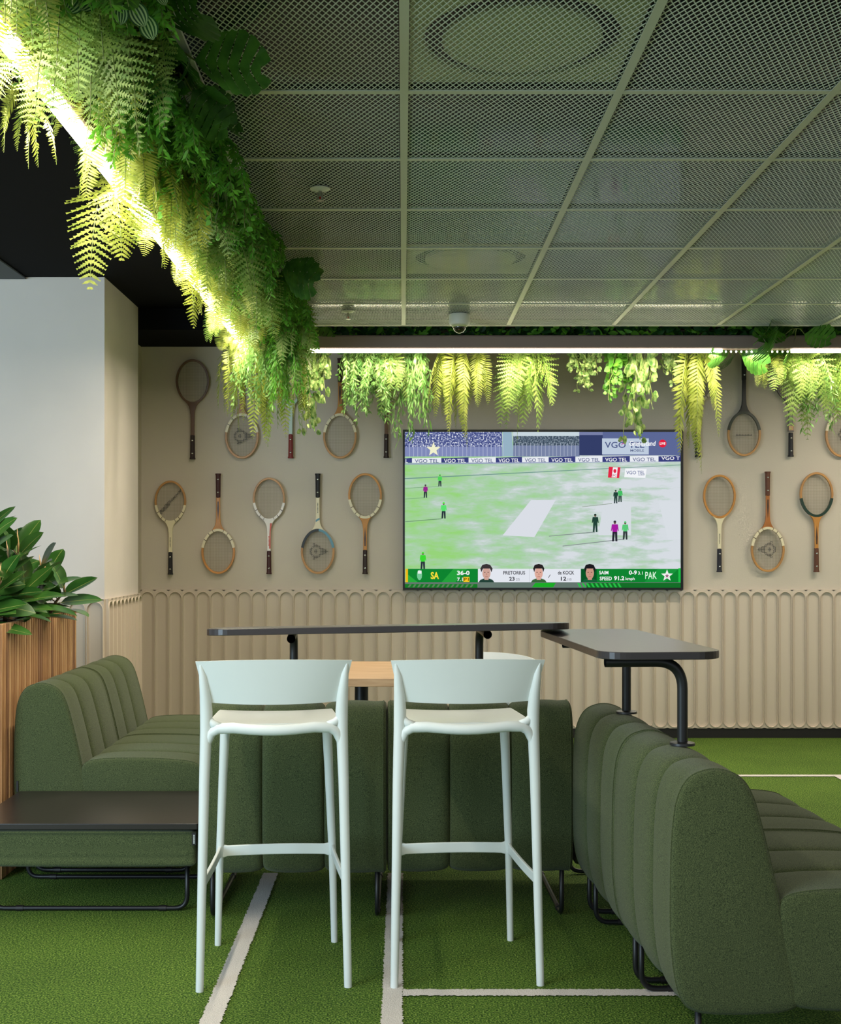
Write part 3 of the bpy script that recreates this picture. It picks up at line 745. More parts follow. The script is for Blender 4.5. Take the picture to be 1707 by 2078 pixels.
txt('VGO TEL', (1208,106,1440,142), (70,82,130), .01); txt('MOBILE', (1358,150,1438,164), (80,92,130), .005)
txt('Grandstand', (1352,100,1508,130), WH, .02, h=.0016, shear=.2)
shape('live_badge', [((225,28,60),ell(1547,116,23,23,24))], h=.0016); txt('LIVE', (1530,109,1564,123), WH, .03, h=.002, shear=.1)
shape('swirl_mark', [((190,60,160),[(1304,128),(1312,120),(1328,116),(1338,96),(1326,92),(1308,98),(1302,104),(1318,104),(1322,110),(1308,116)])], h=.0017)
def star(u,v,r,ri=.42): return [(u+(r if k%2==0 else r*ri)*math.sin(PI*k/5), v-(r if k%2==0 else r*ri)*math.cos(PI*k/5)) for k in range(10)]
shape('star_mark', [((240,240,205),star(202,150,44))], h=.0016)
shape('sponsor_boards', [((225,40,70),[(1226,316),(1292,319),(1300,255),(1232,252)]), ((240,240,244),[(1248,314),(1278,316),(1284,256),(1256,255)]), ((225,40,70),ell(1267,277,9,12,12)), ((242,244,248),[(1322,314),(1446,318),(1454,265),(1328,262)])], h=.0008)
txt('KFC', (1244,297,1276,309), (200,40,70), .02); txt('VGO TEL', (1334,276,1442,297), (90,104,150), .01); txt('MOBILE', (1404,298,1440,305), (120,130,160))
def fig(u, v, h_, shirt, pants, skin=(110,80,70), lean=0, cap=None):
    w_ = h_*.15; hh = h_
    it = [(pants,[(u-w_*.9,v),(u-w_*.3,v),(u,v-hh*.4),(u+w_*.2,v),(u+w_*.8,v),(u+w_*.75,v-hh*.5),(u-w_*.75,v-hh*.5)]),
          (shirt,[(u-w_*.75,v-hh*.45),(u+w_*.75,v-hh*.45),(u+w_*.95+lean,v-hh*.82),(u-w_*.95+lean,v-hh*.82)]),
          (shirt,[(u-w_*1.25,v-hh*.5),(u-w_*.95,v-hh*.5),(u-w_*.6+lean,v-hh*.8),(u-w_*1.0+lean,v-hh*.8)]),
          (shirt,[(u+w_*.95,v-hh*.5),(u+w_*1.25,v-hh*.5),(u+w_*1.0+lean,v-hh*.8),(u+w_*.6+lean,v-hh*.8)]),
          (skin, ell(u+lean,v-hh*.9,w_*.42,hh*.07,10)), (cap or shirt, ell(u+lean,v-hh*.95,w_*.45,hh*.05,10))]
    return shape('player_figure', it, h=.0010)
LG = (90,220,90); BK = (40,50,60); DG = (34,66,56); MG = (150,40,140)
fig(240,368,72,(80,210,90),BK); fig(155,434,78,MG,BK,cap=(50,50,70)); fig(262,556,96,(90,225,110),BK,cap=(80,240,60)); fig(140,856,104,(60,215,50),BK,cap=(70,230,50))
fig(1272,467,80,DG,(40,60,60)); fig(1298,460,82,(70,190,100),(60,80,76)); fig(1152,636,108,DG,DG); fig(1267,690,122,(165,30,160),(36,36,48),cap=(50,50,60)); fig(1328,680,108,(90,200,120),(50,60,60))
GR = (14,132,48); DGR = (8,84,36); LB = (226,230,238); DK = (50,50,58)
it = [(GR,q(38,851,463,930)), ((236,186,30),q(38,851,52,930)), ((40,170,60),[(52,930),(110,930),(52,885)]), ((36,160,60),[(250,930),(330,930),(400,851),(320,851)]), (LB,q(463,851,766,930)), ((200,204,212),q(764,851,767,930)), (LB,q(767,851,1067,930)), (GR,q(1067,851,1640,930)), (DGR,q(1067,851,1160,930)), ((24,150,60),[(1440,930),(1560,930),(1640,851),(1520,851)]), ((30,190,70),q(1640,848,1653,930)),
      ((100,118,110),q(34,930,1653,962)), ((28,170,40),[(780,960),(905,960),(920,934),(800,934)]), ((20,110,40),q(1100,934,1653,962)), ((24,120,40),q(34,940,460,962)), ((248,200,40),q(378,899,413,928)), ((120,200,150),ell(120,888,15,30,12)), ((236,244,240),q(110,862,132,880))]
for k in range(10): it.append(((40,190,70),[(1060+k*26,960),(1072+k*26,960),(1058+k*26,936),(1046+k*26,936)]))
for k in range(14): it.append(((90,130,90),[(50+k*28,960),(62+k*28,960),(74+k*28,942),(62+k*28,942)]))
shape('score_bar', it, h=.0013)
YL = (250,226,60)
for s_, b_, c_, bo in (('SA',(186,870,234,912),YL,.03),('36-0',(340,862,414,888),WH,.03),('7.1',(341,903,374,924),WH,.02),('P1',(382,904,409,922),(120,70,0),.02),('PRETORIUS',(612,864,740,885),DK,.02),('23',(646,899,678,921),DK,.03),('25',(686,906,708,921),(130,130,140),0),
    ('de KOCK',(932,863,1028,885),DK,.02),('12',(950,898,982,921),DK,.03),('18',(990,906,1012,921),(150,150,160),0),('SAIM',(1175,863,1229,884),WH,.02),('SPEED',(1178,897,1249,919),WH,.02),('91.2',(1262,894,1322,919),WH,.03),('kmph',(1330,900,1383,923),WH,.01),('0-9',(1349,861,1396,886),WH,.03),('3.1',(1403,867,1430,885),WH,.01),('PAK',(1445,869,1513,911),(220,250,225),.01)):
    txt(s_, b_, c_, bo, h=.0022)
shape('bat_mark', [((90,90,96),[(874,904),(877,906),(890,886),(887,884)])], h=.0022)
shape('star_mark', [((240,244,240),star(1573,891,36)), ((150,90,120),star(1573,893,14))], h=.0022)
def face(u, hair, skin, shirt, hw=33):
    it = [(shirt,[(u-46,930),(u+46,930),(u+36,916),(u+14,908),(u-14,908),(u-36,916)]), (skin,[(u-12,916),(u+12,916),(u+12,895),(u-12,895)]), (skin,ell(u,876,24,37,20)),
          (hair,[(u-hw+6,872),(u-20,850),(u+20,850),(u+hw-6,872),(u+hw,850),(u+22,828),(u,823),(u-24,828),(u-hw,850)]), ((70,45,40),q(u-14,870,u-6,873)), ((70,45,40),q(u+6,870,u+14,873)), ((165,95,85),q(u-8,896,u+8,899)), ((190,130,110),q(u-2,878,u+3,888))]
    shape('player_portrait', it, h=.0024)
face(513,(58,52,54),(206,164,150),(36,66,56),36); face(820,(40,34,36),(220,170,154),(60,100,60)); face(1120,(28,26,30),(200,150,130),(24,96,56),33)

# ------------------------------------------------------------------ tennis rackets
M['string'] = mat('racket_string', (150,140,115), .5); M['stringd'] = mat('racket_string_ink', (50,48,46), .6)
M['chrome'] = mat('screw_chrome', (225,225,225), .15, metal=.9)
woods = {'brown': (104,72,44), 'tan': (182,132,76), 'honey': (196,134,62), 'amber': (172,104,44), 'dark': (74,50,36)}
WM = {k: mat('wood_'+k, v, .35, var=.18, vscale=14, stretch=(1,1,.25)) for k, v in woods.items()}
PM = {k: mat('paint_'+k, v, .35) for k, v in {'cream': (226,214,180), 'black': (26,28,26), 'green': (20,52,40), 'white': (226,218,210), 'red': (190,70,45), 'mint': (176,196,184), 'blue': (90,140,160), 'steel': (60,55,52), 'forest': (40,48,36)}.items()}
GM = {k: mat('grip_'+k, v, .6, bump=.4, bscale=90) for k, v in {'maroon': (62,24,24), 'black': (24,22,26), 'brown': (92,52,34), 'red': (118,34,30), 'dark': (44,26,22), 'navy': (30,30,42)}.items()}
HA, HB, HZ = .1075, .146, .530     # head half width, half height, centre
def hoop_pt(a, k=0):  # a=0 at the top, +-PI at the throat
    x = (HA+k)*math.sin(a); z = HZ+(HB+k)*math.cos(a)
    x *= 1-.05*max(0,-math.cos(a))
    return x, z
def hoop(mb, a0, a1, hw=.0072, d=.009, ex=0, n=40):
    vs_ = []
    for i in range(n+1):
        a = a0+(a1-a0)*i/n; xi, zi = hoop_pt(a,-hw-ex); xo, zo = hoop_pt(a,hw+ex)
        vs_ += [(xi,-d-ex,zi),(xo,-d-ex,zo),(xo,d+ex,zo),(xi,d+ex,zi)]
    closed = abs(a1-a0-2*PI) < 1e-4
    fs_ = [(i*4+k, i*4+(k+1)%4, i*4+4+(k+1)%4, i*4+4+k) for i in range(n) for k in range(4)]
    if not closed: fs_ += [(3,2,1,0),(n*4,n*4+1,n*4+2,n*4+3)]
    mb.add(vs_, fs_)
def logo_mask(kind, x, z):
    if kind == 'Dl': x = -x; kind = 'D'
    if kind == 'D':     # disc letter inside an arrowhead pointing sideways
        r = math.hypot(x+.012, z)
        if .030 < r < .043 or r < .012: return True
        if x > -.035 and abs(abs(z)-(.066-x)*.52) < .0075 and x < .068: return abs(z) < .056
        if .02 < x < .062 and abs(z) < (.066-x)*.5: return True
    if kind == 'diag': return abs(z-x*1.1) < .010+.010*(x < 0) and abs(x) < .075
    if kind == 'bar': return abs(z-.008) < .007 and abs(x) < .055
    if kind == 'W': return abs(z) < .05 and (abs(x+.02-abs(z)*.4) < .007 or abs(x-.03) < .006)
    return False
def racket(label, px, ytop, ybot, up, wood, shoulder, shaft, grip, logo=None, shcol2=None, metal=False, tilt=0):
    y = YW-.032; s = 2500/y; L_ = (ybot-ytop)/s; X = (px-818)/s; Zb = 1.30-((ybot if up else ytop)-1110)/s
    t = thing('tennis_racket', label, 'tennis racket', (X,y,Zb), 0, 'wooden tennis rackets mounted on the wall')
    if not up: t.rotation_euler = (0, PI, 0)
    sc_ = L_/.684; t.scale = (sc_,1,sc_)
    if tilt: t.rotation_euler.y += R(tilt)
    mb = MB(); hoop(mb, -PI, PI, n=64); f_ = mb.build('head_frame', PM['steel'] if metal else WM[wood], t, smooth=True, angle=40, bevel=.002)
    if shoulder:
        for s_ in (-1,1):
            mb = MB(); hoop(mb, s_*R(100), s_*R(176), ex=.0012, n=20); mm = PM[shoulder]
            if shcol2 and s_ < 0: mm = PM[shcol2]
            mb.build('shoulder_wrap', mm, t, smooth=True, angle=40)
            if shoulder in ('cream','white'):
                for a in (122,143,160): mb = MB(); hoop(mb, s_*R(a-.9), s_*R(a+.9), ex=.0018, n=2); mb.build('binding', WM['dark'], t)
    # shaft
    mb = MB(); zt = HZ-HB
    if metal:
        mb.tube([(-.045,0,zt+.016),(-.020,0,zt-.05),(-.011,0,.29),(-.010,0,.19)], .0055, 8); mb.tube([(.045,0,zt+.016),(.020,0,zt-.05),(.011,0,.29),(.010,0,.19)], .0055, 8)
        mb.box((-.018,-.008,.17),(.018,.008,.225)); mb.box((-.014,-.007,.225),(.014,.007,.28))
        mb.build('shaft', PM['steel'], t, smooth=True, angle=50)
        mb = MB(); mb.box((-.0155,-.0095,.180),(.0155,.0095,.212)); mb.build('collar', WM['tan'], t)
    else:
        vs_ = []; prof = [(.16,.0125,.009),(.24,.0125,.0085),(.30,.0135,.0085),(.335,.017,.009),(.36,.025,.0095),(.378,.036,.0095),(.392,.050,.0085)]
        for z,w_,d in prof: vs_ += [(-w_,-d,z),(w_,-d,z),(w_,d,z),(-w_,d,z)]
        n = len(prof); mb.add(vs_, [(i*4+k,i*4+(k+1)%4,i*4+4+(k+1)%4,i*4+4+k) for i in range(n-1) for k in range(4)]+[(3,2,1,0),((n-1)*4,(n-1)*4+1,(n-1)*4+2,(n-1)*4+3)])
        mb.build('shaft', PM.get(shaft) or WM[shaft], t, smooth=True, angle=40, bevel=.003)
        mb = MB(); hoop(mb, R(160), R(200), ex=-.0006+.0016, n=12); mb.build('throat_piece', PM.get(shoulder) or WM[wood], t, smooth=True, angle=40)
        if shaft in ('tan','honey','amber'):
            mb = MB(); mb.add([(-.004,-.0096,.19),(.004,-.0096,.19),(.0065,-.0096,.24),(0,-.0096,.32),(-.0065,-.0096,.24)],[(0,1,2,3,4)]); mb.build('inlay', WM['dark'], t, recalc=False)
        elif shaft in ('cream','white'):
            mb = MB()
            for k in range(8): mb.box((-.003,-.0096,.20+k*.009),(.003,-.0090,.205+k*.009))
            mb.build('shaft_lettering', PM['red'] if shaft == 'white' else PM['black'], t)
        if shaft == 'white':
            mb = MB(); mb.add([(.002,-.0098,.18),(.012,-.0098,.18),(.013,-.0098,.30),(.022,-.0101,.36),(.008,-.0101,.36),(.004,-.0098,.28)],[(0,1,2,3,4,5)]); mb.build('stripe', PM['red'], t, recalc=False)
        if shcol2:
            mb = MB(); mb.add([(-.013,-.0098,.30),(.013,-.0098,.315),(.013,-.0098,.33),(-.013,-.0098,.315)],[(0,1,2,3)]); mb.build('stripe', PM['blue'], t, recalc=False)
    # strings
    mb = MB(); mk = MB(); p = .0104; hw = .0006
    def inside(x,z):
        zz = (z-HZ)/(HB-.006); k = 1-.05*max(0,-zz); return (x/k/(HA-.006))**2+zz*zz < 1
    for i in range(-9,10):
        x = i*p; zs = HB*math.sqrt(max(0,1-(x/HA)**2)); 
        if zs < .02: continue
        mb.box((x-hw,-.0008,HZ-zs+.004),(x+hw,.0004,HZ+zs-.004))
    for j in range(-13,14):
        z = j*p; xw = HA*math.sqrt(max(0,1-(z/HB)**2))
        if xw < .02: continue
        xw *= 1-.05*max(0,-z/HB); mb.box((-xw+.003,-.0004,HZ+z-hw),(xw-.003,.0010,HZ+z+hw))
    mb.build('strings', M['string'], t)
    if logo:
        fl = 1 if up else -1
        for i in range(-9,10):
            for j in range(-26,27):
                x, z = i*p, j*p/2
                if logo_mask(logo, x*fl, z) and inside(x, HZ+z): mk.box((x-.0014,-.0014,HZ+z-p/4),(x+.0014,.0010,HZ+z+p/4))
        for i in range(-18,19):
            for j in range(-13,14):
                x, z = i*p/2, j*p
                if logo_mask(logo, x*fl, z) and inside(x, HZ+z): mk.box((x-p/4,-.0012,HZ+z-.0014),(x+p/4,.0012,HZ+z+.0014))
        if mk.v: mk.build('string_logo', M['stringd'], t)
    # grip
    mb = MB(); vs_ = []
    for z,w_,d in ((0,.019,.0155),(.006,.0195,.016),(.014,.0165,.0145),(.08,.0155,.0135),(.160,.0148,.013),(.165,.0135,.012)):
        for k in range(8):
            a = R(22.5+45*k); vs_.append((w_*1.05*math.cos(a), d*1.05*math.sin(a), z))
    mb.add(vs_, [(i*8+k,i*8+(k+1)%8,i*8+8+(k+1)%8,i*8+8+k) for i in range(5) for k in range(8)]+[tuple(range(7,-1,-1)),tuple(40+k for k in range(8))])
    mb.build('grip', GM[grip], t)
    for z in (.040,.128):
        mb = MB(); mb.lathe((0,-.0125,z), [(.001,-.0045),(.004,-.0038),(.0062,-.0015),(.0065,0)], 14, axis='y'); mb.build('mounting_screw', M['chrome'], t, smooth=True)
    mb = MB(); mb.tube([(0,.012,.085),(0,.0315,.085)], .006, 8); mb.build('standoff', M['metal'], t)
RK = [('dark brown wooden racket with dark grip, top row far left, head up',391,729,932,True,'brown','','brown','dark',None,{}),
 ('racket with cream shoulders and inked arrow logo strings, top row, head down, left wall',491,727,931,False,'tan','cream','tan','maroon','D',{}),
 ('racket with mint shaft and red grip, head hidden by hanging greenery',590,727,930,True,'tan','mint','mint','red',None,{}),
 ('racket with cream shoulders and plain strings, top row, head down, under hanging vines',690,727,931,False,'tan','cream','honey','maroon',None,{}),
 ('racket with brown grip next to the television top left, head among the greenery',784,727,929,True,'dark','white','brown','dark',None,{}),
 ('racket with black grip next to the television top right, mostly behind ferns',1416,725,928,True,'tan','cream','tan','black',None,{}),
 ('racket with black shaft and shoulders, top row, head down, right wall',1510,723,926,False,'tan','forest','black','black','bar',{}),
 ('dark metal racket with open forked throat and black grip, top row right',1605,724,927,True,'dark','','steel','black',None,{'metal':True}),
 ('racket with cream shoulders cut by the right edge of view, top row, head down',1709,724,928,False,'tan','cream','brown','brown','W',{}),
 ('racket with cream painted throat and diagonal inked strings, bottom row far left',346,975,1166,True,'tan','cream','cream','black','diag',{}),
 ('honey wooden racket with maroon grip, bottom row, head down, second from left',443,961,1165,False,'honey','cream','honey','maroon',None,{}),
 ('racket with white and red shaft, bottom row, head up',546,969,1165,True,'tan','white','white','maroon',None,{}),
 ('racket with cream shaft and blue shoulder, black grip, bottom row, head down',645,961,1165,False,'tan','black','cream','black','D',{'shcol2':'blue'}),
 ('amber wooden racket with cream shoulders, bottom row, directly left of the television',741,960,1165,True,'honey','cream','honey','dark',None,{}),
 ('racket with cream shaft and navy grip, bottom row, directly right of the television',1460,963,1161,True,'honey','','cream','navy',None,{}),
 ('racket with cream shoulders and inked logo strings, brown grip, bottom row right, head down',1558,957,1161,False,'tan','cream','amber','brown','Dl',{}),
 ('racket with dark green shoulders and brown grip, bottom row far right',1657,958,1161,True,'tan','green','honey','brown',None,{})]
for r_ in RK: racket(*r_[:10], **r_[10])

# ------------------------------------------------------------------ hanging greenery
def gmat(name, c1, c2, tr=.34, rough=.5, vs_=25): return mat(name, c1, rough, spec=.3, rgb2=c2, vscale=vs_, trans=tr, rnd=.22)
G = {'fern': gmat('fern_green',(122,138,46),(166,174,78)), 'lacy': gmat('lacy_green',(100,134,50),(146,168,80)), 'willow': gmat('willow_green',(84,132,56),(134,170,92)),
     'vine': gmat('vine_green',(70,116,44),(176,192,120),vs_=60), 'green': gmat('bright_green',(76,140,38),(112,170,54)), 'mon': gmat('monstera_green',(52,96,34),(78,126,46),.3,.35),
     'dark': gmat('deep_green',(24,60,26),(40,86,34),.3), 'stem': mat('plant_stem',(96,110,44),.6), 'pale': mat('leaf_stripe',(150,175,110),.5,trans=.3)}
def droop_path(o, az, L, out, n, g=2.2, rg=None):
    """starts outwards at azimuth az, bends down"""
    p = Vector(o); d = Vector((math.cos(az)*out, math.sin(az)*out, -.35 if out else -1)).normalized(); pts = [p.copy()]
    for i in range(n):
        p = p + d*(L/n); d = (d + Vector((0,0,-1))*g/n).normalized(); pts.append(p.copy())
    return pts
def frond(lf, sm, pts, W, npair, face, lacy=False, rg=None, wdm=None):
    n = len(pts)-1; sm.tube(pts, [.0022*(1-.7*i/n) for i in range(n+1)], 4, cap=False)
    fv = Vector(face)
    for k in range(npair):
        u = .06+.93*k/(npair-1); f = u*n; i = min(int(f), n-1); p = pts[i].lerp(pts[i+1], f-i); t = (pts[i+1]-pts[i]).normalized()
        s = t.cross(fv); s = s.normalized() if s.length > .05 else t.cross(Vector((.3,1,0))).normalized(); nn = s.cross(t)
        env = (min(1,u/.22)**.6)*(1-u)**.62*1.15+.03; ll = W*env
        for sg in (-1,1):
            jt = rg.uniform(-.12,.12); d = (s*sg*(.86) + t*(.5+jt) + nn*(rg.uniform(-.18,.10))).normalized(); wv = d.cross(nn).normalized()*sg
            wd = wdm or min(.0048, ll*.12)
            if not lacy:
                e = -nn*ll*.15
                lf.add([p+wv*wd*.5, p+d*ll*.45+wv*wd*.85+e*.2, p+d*ll*.8+wv*wd*.5+e*.6, p+d*ll+e, p+d*ll*.8-wv*wd*.5+e*.6, p+d*ll*.45-wv*wd*.85+e*.2, p-wv*wd*.5],
                       [(0,1,5,6),(1,2,4,5),(2,3,4)])
            else:
                m = 6; vs_ = [p]; 
                for j in range(m):
                    q0 = (j+.25)/m; a0 = p+d*ll*q0-nn*ll*.12*q0*q0; tw = wd*1.9*(1-q0)**.7*(1 if not wdm else min(1,ll/.06))+.0012
                    for s3 in (-1,1):
                        lf.add([a0-d*ll*.05, a0+wv*s3*tw+d*ll*.12, a0+d*ll*.11], [(0,1,2)])
                bw = wd*(.9 if wdm else .5)
                lf.add([p-wv*bw*.6, p+d*ll*.5-wv*bw-nn*ll*.03, p+d*ll-nn*ll*.12, p+d*ll*.5+wv*bw-nn*ll*.03, p+wv*bw*.6], [(0,1,2,3,4)])
def proto(kind, seed, L=.35, spread=.5, n=6, face=(0,-1,0)):
    """returns (name, leaf mesh object, stem mesh object) hanging below the origin"""
    rg = random.Random(seed); lf = MB(); sm = MB(); mats = None
    if kind in ('fern','lacy'):
        for k in range(n):
            az = 2*PI*k/n+rg.uniform(-.5,.5); pts = droop_path((rg.uniform(-.03,.03),rg.uniform(-.03,.03),0), az, L*rg.uniform(.65,1.05), spread*rg.uniform(.3,1), 10, g=rg.uniform(2.2,3.6))
            fa = Vector((rg.uniform(-.6,.6),-1,rg.uniform(-.2,.3)))
            frond(lf, sm, pts, L*rg.uniform(.14,.2) if kind == 'fern' else L*rg.uniform(.2,.27), int(L*75) if kind == 'fern' else int(L*48), fa, kind == 'lacy', rg)
        mats = G['fern'] if kind == 'fern' else G['lacy']
    elif kind == 'broad':
        for k in range(n):
            pts = droop_path((0,0,0), -PI/2+rg.uniform(-.8,.8)+k*1.2, L*(1-.25*k), spread, 12, g=3)
            frond(lf, sm, pts, L*.26, 19, Vector((.15+.5*k,-1,.1)), True, rg, .0055)
        mats = G['fern']
    elif kind in ('willow','green'):
        for k in range(n*4):
            az = rg.uniform(0,2*PI); pts = droop_path((rg.uniform(-.06,.06),rg.uniform(-.04,.04),0), az, L*rg.uniform(.4,1.05), spread*rg.uniform(.2,1), 8, g=rg.uniform(1.5,3.5))
            for i in range(len(pts)-2): pts[i+1] += Vector((rg.uniform(-.006,.006),rg.uniform(-.006,.006),0))
            sm.tube(pts, .0011, 3, cap=False)
            for i in range(1, len(pts)):
                for j in range(5 if kind == 'willow' else 7):
                    p = pts[i-1].lerp(pts[i], rg.random()); a = rg.uniform(0,2*PI)
                    d = Vector((math.cos(a),math.sin(a)*.8,rg.uniform(-1.6,-.2))).normalized(); ll = rg.uniform(.018,.036); s = d.cross(Vector((rg.uniform(-1,1),-1,rg.uniform(-.5,.5)))).normalized()*ll*.14
                    lf.add([p, p+d*ll*.5+s, p+d*ll, p+d*ll*.5-s], [(0,1,2,3)])
        mats = G[kind]
    elif kind in ('vine','vine2'):
        for k in range(n):
            az = rg.uniform(0,2*PI); pts = droop_path((rg.uniform(-.05,.05),rg.uniform(-.03,.03),0), az, L*rg.uniform(.45,1.05), spread*rg.uniform(.1,.8), 9, g=rg.uniform(2,4))
            for i in range(1,len(pts)): pts[i] += Vector((rg.uniform(-.008,.008),rg.uniform(-.008,.008),0))
            sm.tube(pts, .0018, 4, cap=False)
            for i in range(len(pts)-1):
                for j in range(2 if kind == 'vine' else 3):
                    p = pts[i].lerp(pts[i+1], rg.random()); a = rg.uniform(0,2*PI); f = 1-.55*i/len(pts)
                    d = Vector((math.cos(a),math.sin(a)*.6,rg.uniform(-.9,.2))).normalized(); ll = rg.uniform(.04,.062)*f*(1 if kind == 'vine' else .8)
                    leaf(lf, p+d*.008, d, Vector((rg.uniform(-.5,.5),-1,.6)), ll, ll*.72, fold=.15, curl=.4, rib=kind == 'vine', n=5, mi=0, ri=1)
        mats = [G['vine'], G['pale']] if kind == 'vine' else [G['green'], G['pale']]
    elif kind == 'pep':      # round striped leaves
        for k in range(n*3):
            az = rg.uniform(0,2*PI); rr = rg.uniform(.02,.12); p = Vector((math.cos(az)*rr*.8, math.sin(az)*rr*.6, -rg.uniform(.02,L*.7)))
            sm.tube([(0,0,0),p*.6+Vector((0,0,.01)),p], .0014, 4, cap=False)
            d = Vector((math.cos(az)*.7,-.3+.4*math.sin(az),-.9)).normalized(); ll = rg.uniform(.036,.056); up = Vector((rg.uniform(-.3,.3),-1,.3))
            s = d.cross(up).normalized(); nn = s.cross(d).normalized(); nst = 11
            for c in range(nst):      # alternating stripes
                vs_ = []
                for i in range(8):
                    u = i/7; wd = ll*.40*math.sin(PI*u)**.6 if 0 < u < 1 else 0
                    for e in (c/nst*2-1, (c+1)/nst*2-1): vs_.append(p+d*ll*u+s*wd*e-nn*(.22*ll*(u-.5)**2+ .12*wd*e*e))
                lf.cm = c%2; lf.add(vs_, [(2*i,2*i+1,2*i+3,2*i+2) for i in range(7)])
        mats = [G['dark'], G['pale']]
    elif kind == 'mon':
        for k in range(n):
            az = rg.uniform(0,2*PI); d = Vector((math.cos(az),math.sin(az)*.7,rg.uniform(-.7,.1))).normalized(); p = d*rg.uniform(.03,.09); ll = rg.uniform(.13,.18)
            sm.tube([(0,0,.02),p*.5+Vector((0,0,.02)),p], .0024, 5, cap=False)
            up = Vector((rg.uniform(-.3,.3),-.8,-.5)); s = d.cross(up).normalized(); nn = s.cross(d).normalized()
            for sg in (-1,1):
                nb = 6
                for b in range(nb):     # lobes separated by cuts
                    u0, u1 = b/nb, (b+.80)/nb
                    def wid(u): return ll*.55*(math.sin(PI*min(1,(u+.10)/1.12))**.6)
                    c0, c1 = p+d*ll*u0, p+d*ll*min(1,u1)
                    fw = d*ll*.16
                    e0 = p+d*ll*u0+s*sg*wid(u0)+fw-nn*wid(u0)*.25; e1 = p+d*ll*u1+s*sg*wid(u1)*.93+fw*1.1-nn*wid(u1)*.25
                    cg = p+d*ll*(b+1)/nb+s*sg*.010
                    lf.add([c0, (c0+e0)/2+nn*.004, e0, (e0+e1)/2+s*sg*.006, e1, (c1+e1)/2+nn*.002, cg, p+d*ll*(b+1)/nb], [(0,1,2,3,4,5,6,7)])
        mats = G['mon']
    a = lf.build('foliage', mats, None, smooth=(kind in ('pep','vine','vine2')), recalc=False); b = sm.build('stems', G['stem'], None, recalc=False)
    return a, b
PROTO = {}
NAMES = {'fern': 'hanging_fern', 'lacy': 'lacy_fern', 'willow': 'trailing_willow_vine', 'green': 'trailing_grass_plant', 'vine': 'variegated_vine', 'vine2': 'leafy_vine', 'broad': 'broad_fern', 'pep': 'striped_peperomia', 'mon': 'monstera'}
def get(kind, var, L, spread, n):
    key = (kind, var)
    if key not in PROTO:
        t = bpy.data.objects.new(NAMES[kind], None); t.empty_display_size = .05
        a, b = proto(kind, hash_s(kind)+var*17, L, spread, n); a.parent = t; b.parent = t; PROTO[key] = [t, False]
    return PROTO[key]
def hash_s(s): return sum(ord(c)*(i+3) for i, c in enumerate(s))
SPEC = {('broad',0):(.46,.25,2), ('fern',0):(.42,.35,6), ('fern',1):(.37,.5,6), ('lacy',0):(.36,.5,7), ('lacy',1):(.40,.4,6), ('willow',0):(.34,.5,7), ('willow',1):(.28,.8,7), ('green',0):(.24,.9,8), ('vine',0):(.30,.5,6), ('vine',1):(.24,.7,6), ('vine2',0):(.30,.6,7), ('pep',0):(.20,.6,7), ('mon',0):(.2,.6,4), ('mon',1):(.2,.6,3)}
def plant(kind, var, loc, rz, s, label, group, sz=1):
    P_ = get(kind, var, *SPEC[(kind,var)])
    if not P_[1]: t = P_[0]; COL.objects.link(t); P_[1] = True
    else: t = dup(P_[0])
    t.location = loc; t.rotation_euler = (0,0,rz); t.scale = (s,s,s*sz); tag(t, label, 'hanging plant', group); return t
# left run, dense. Kinds share labels because nothing in the picture tells neighbours apart
rg = random.Random(21); ORD = ['first','second','third','fourth','fifth','sixth','seventh','eighth','ninth','tenth']
gl_lab = {'fern': 'sword fern', 'lacy': 'lacy fern', 'willow': 'narrow-leaved plant', 'green': 'grassy tuft', 'vine': 'variegated vine', 'vine2': 'leafy vine', 'pep': 'striped-leaf plant', 'mon': 'cut-leaf plant'}
y = 1.5
while y < 7.25:
    for x in (-.60,-.69,-.78,-.855):
        r_ = rg.random(); yy = y+rg.uniform(-.07,.07)
        if x == -.60: kind, var = (('mon',0) if r_ < .22 else ('green',0) if r_ < .62 else ('pep',0) if r_ < .74 else ('vine2',0) if r_ < .86 else ('lacy',0))
        elif x == -.69: kind, var = (('green',0) if r_ < .36 else ('lacy',rg.randint(0,1)) if r_ < .6 else ('fern',rg.randint(0,1)) if r_ < .78 else ('pep',0) if r_ < .88 else ('vine2',0))
        else: kind, var = (('fern',rg.randint(0,1)) if r_ < .40 else ('lacy',rg.randint(0,1)) if r_ < .72 else ('willow',1) if r_ < .84 else ('vine',1) if r_ < .94 else ('pep',0))
        sz = {-.60:.95,-.69:.88,-.78:.72,-.855:.50}[x]*rg.uniform(.85,1.15)
        z = 2.58 if kind != 'mon' else 2.56
        ri = max(0, int((7.044-yy)/.6)); fr_ = ((7.044-yy)/.6) % 1
        lab = '%s %s, by %s of %s ceiling row from back' % (gl_lab[kind], {-.60:'at the ceiling edge',-.69:'inside the left greenery',-.78:'near the light strip',-.855:'against the light strip'}[x], ('far end','middle','near end')[int(fr_*3)], ORD[ri])
        if yy > 7.0: lab = '%s %s, where the left greenery meets the back strip' % (gl_lab[kind], {-.60:'at the ceiling edge',-.69:'inside',-.78:'near the light strip',-.855:'against the light strip'}[x])
        plant(kind, var, (x+rg.uniform(-.02,.02), yy, z+rg.uniform(-.03,.01)), rg.uniform(0,6.28), rg.uniform(.85,1.1), lab, 'greenery in the left trough', sz)
    y += .165
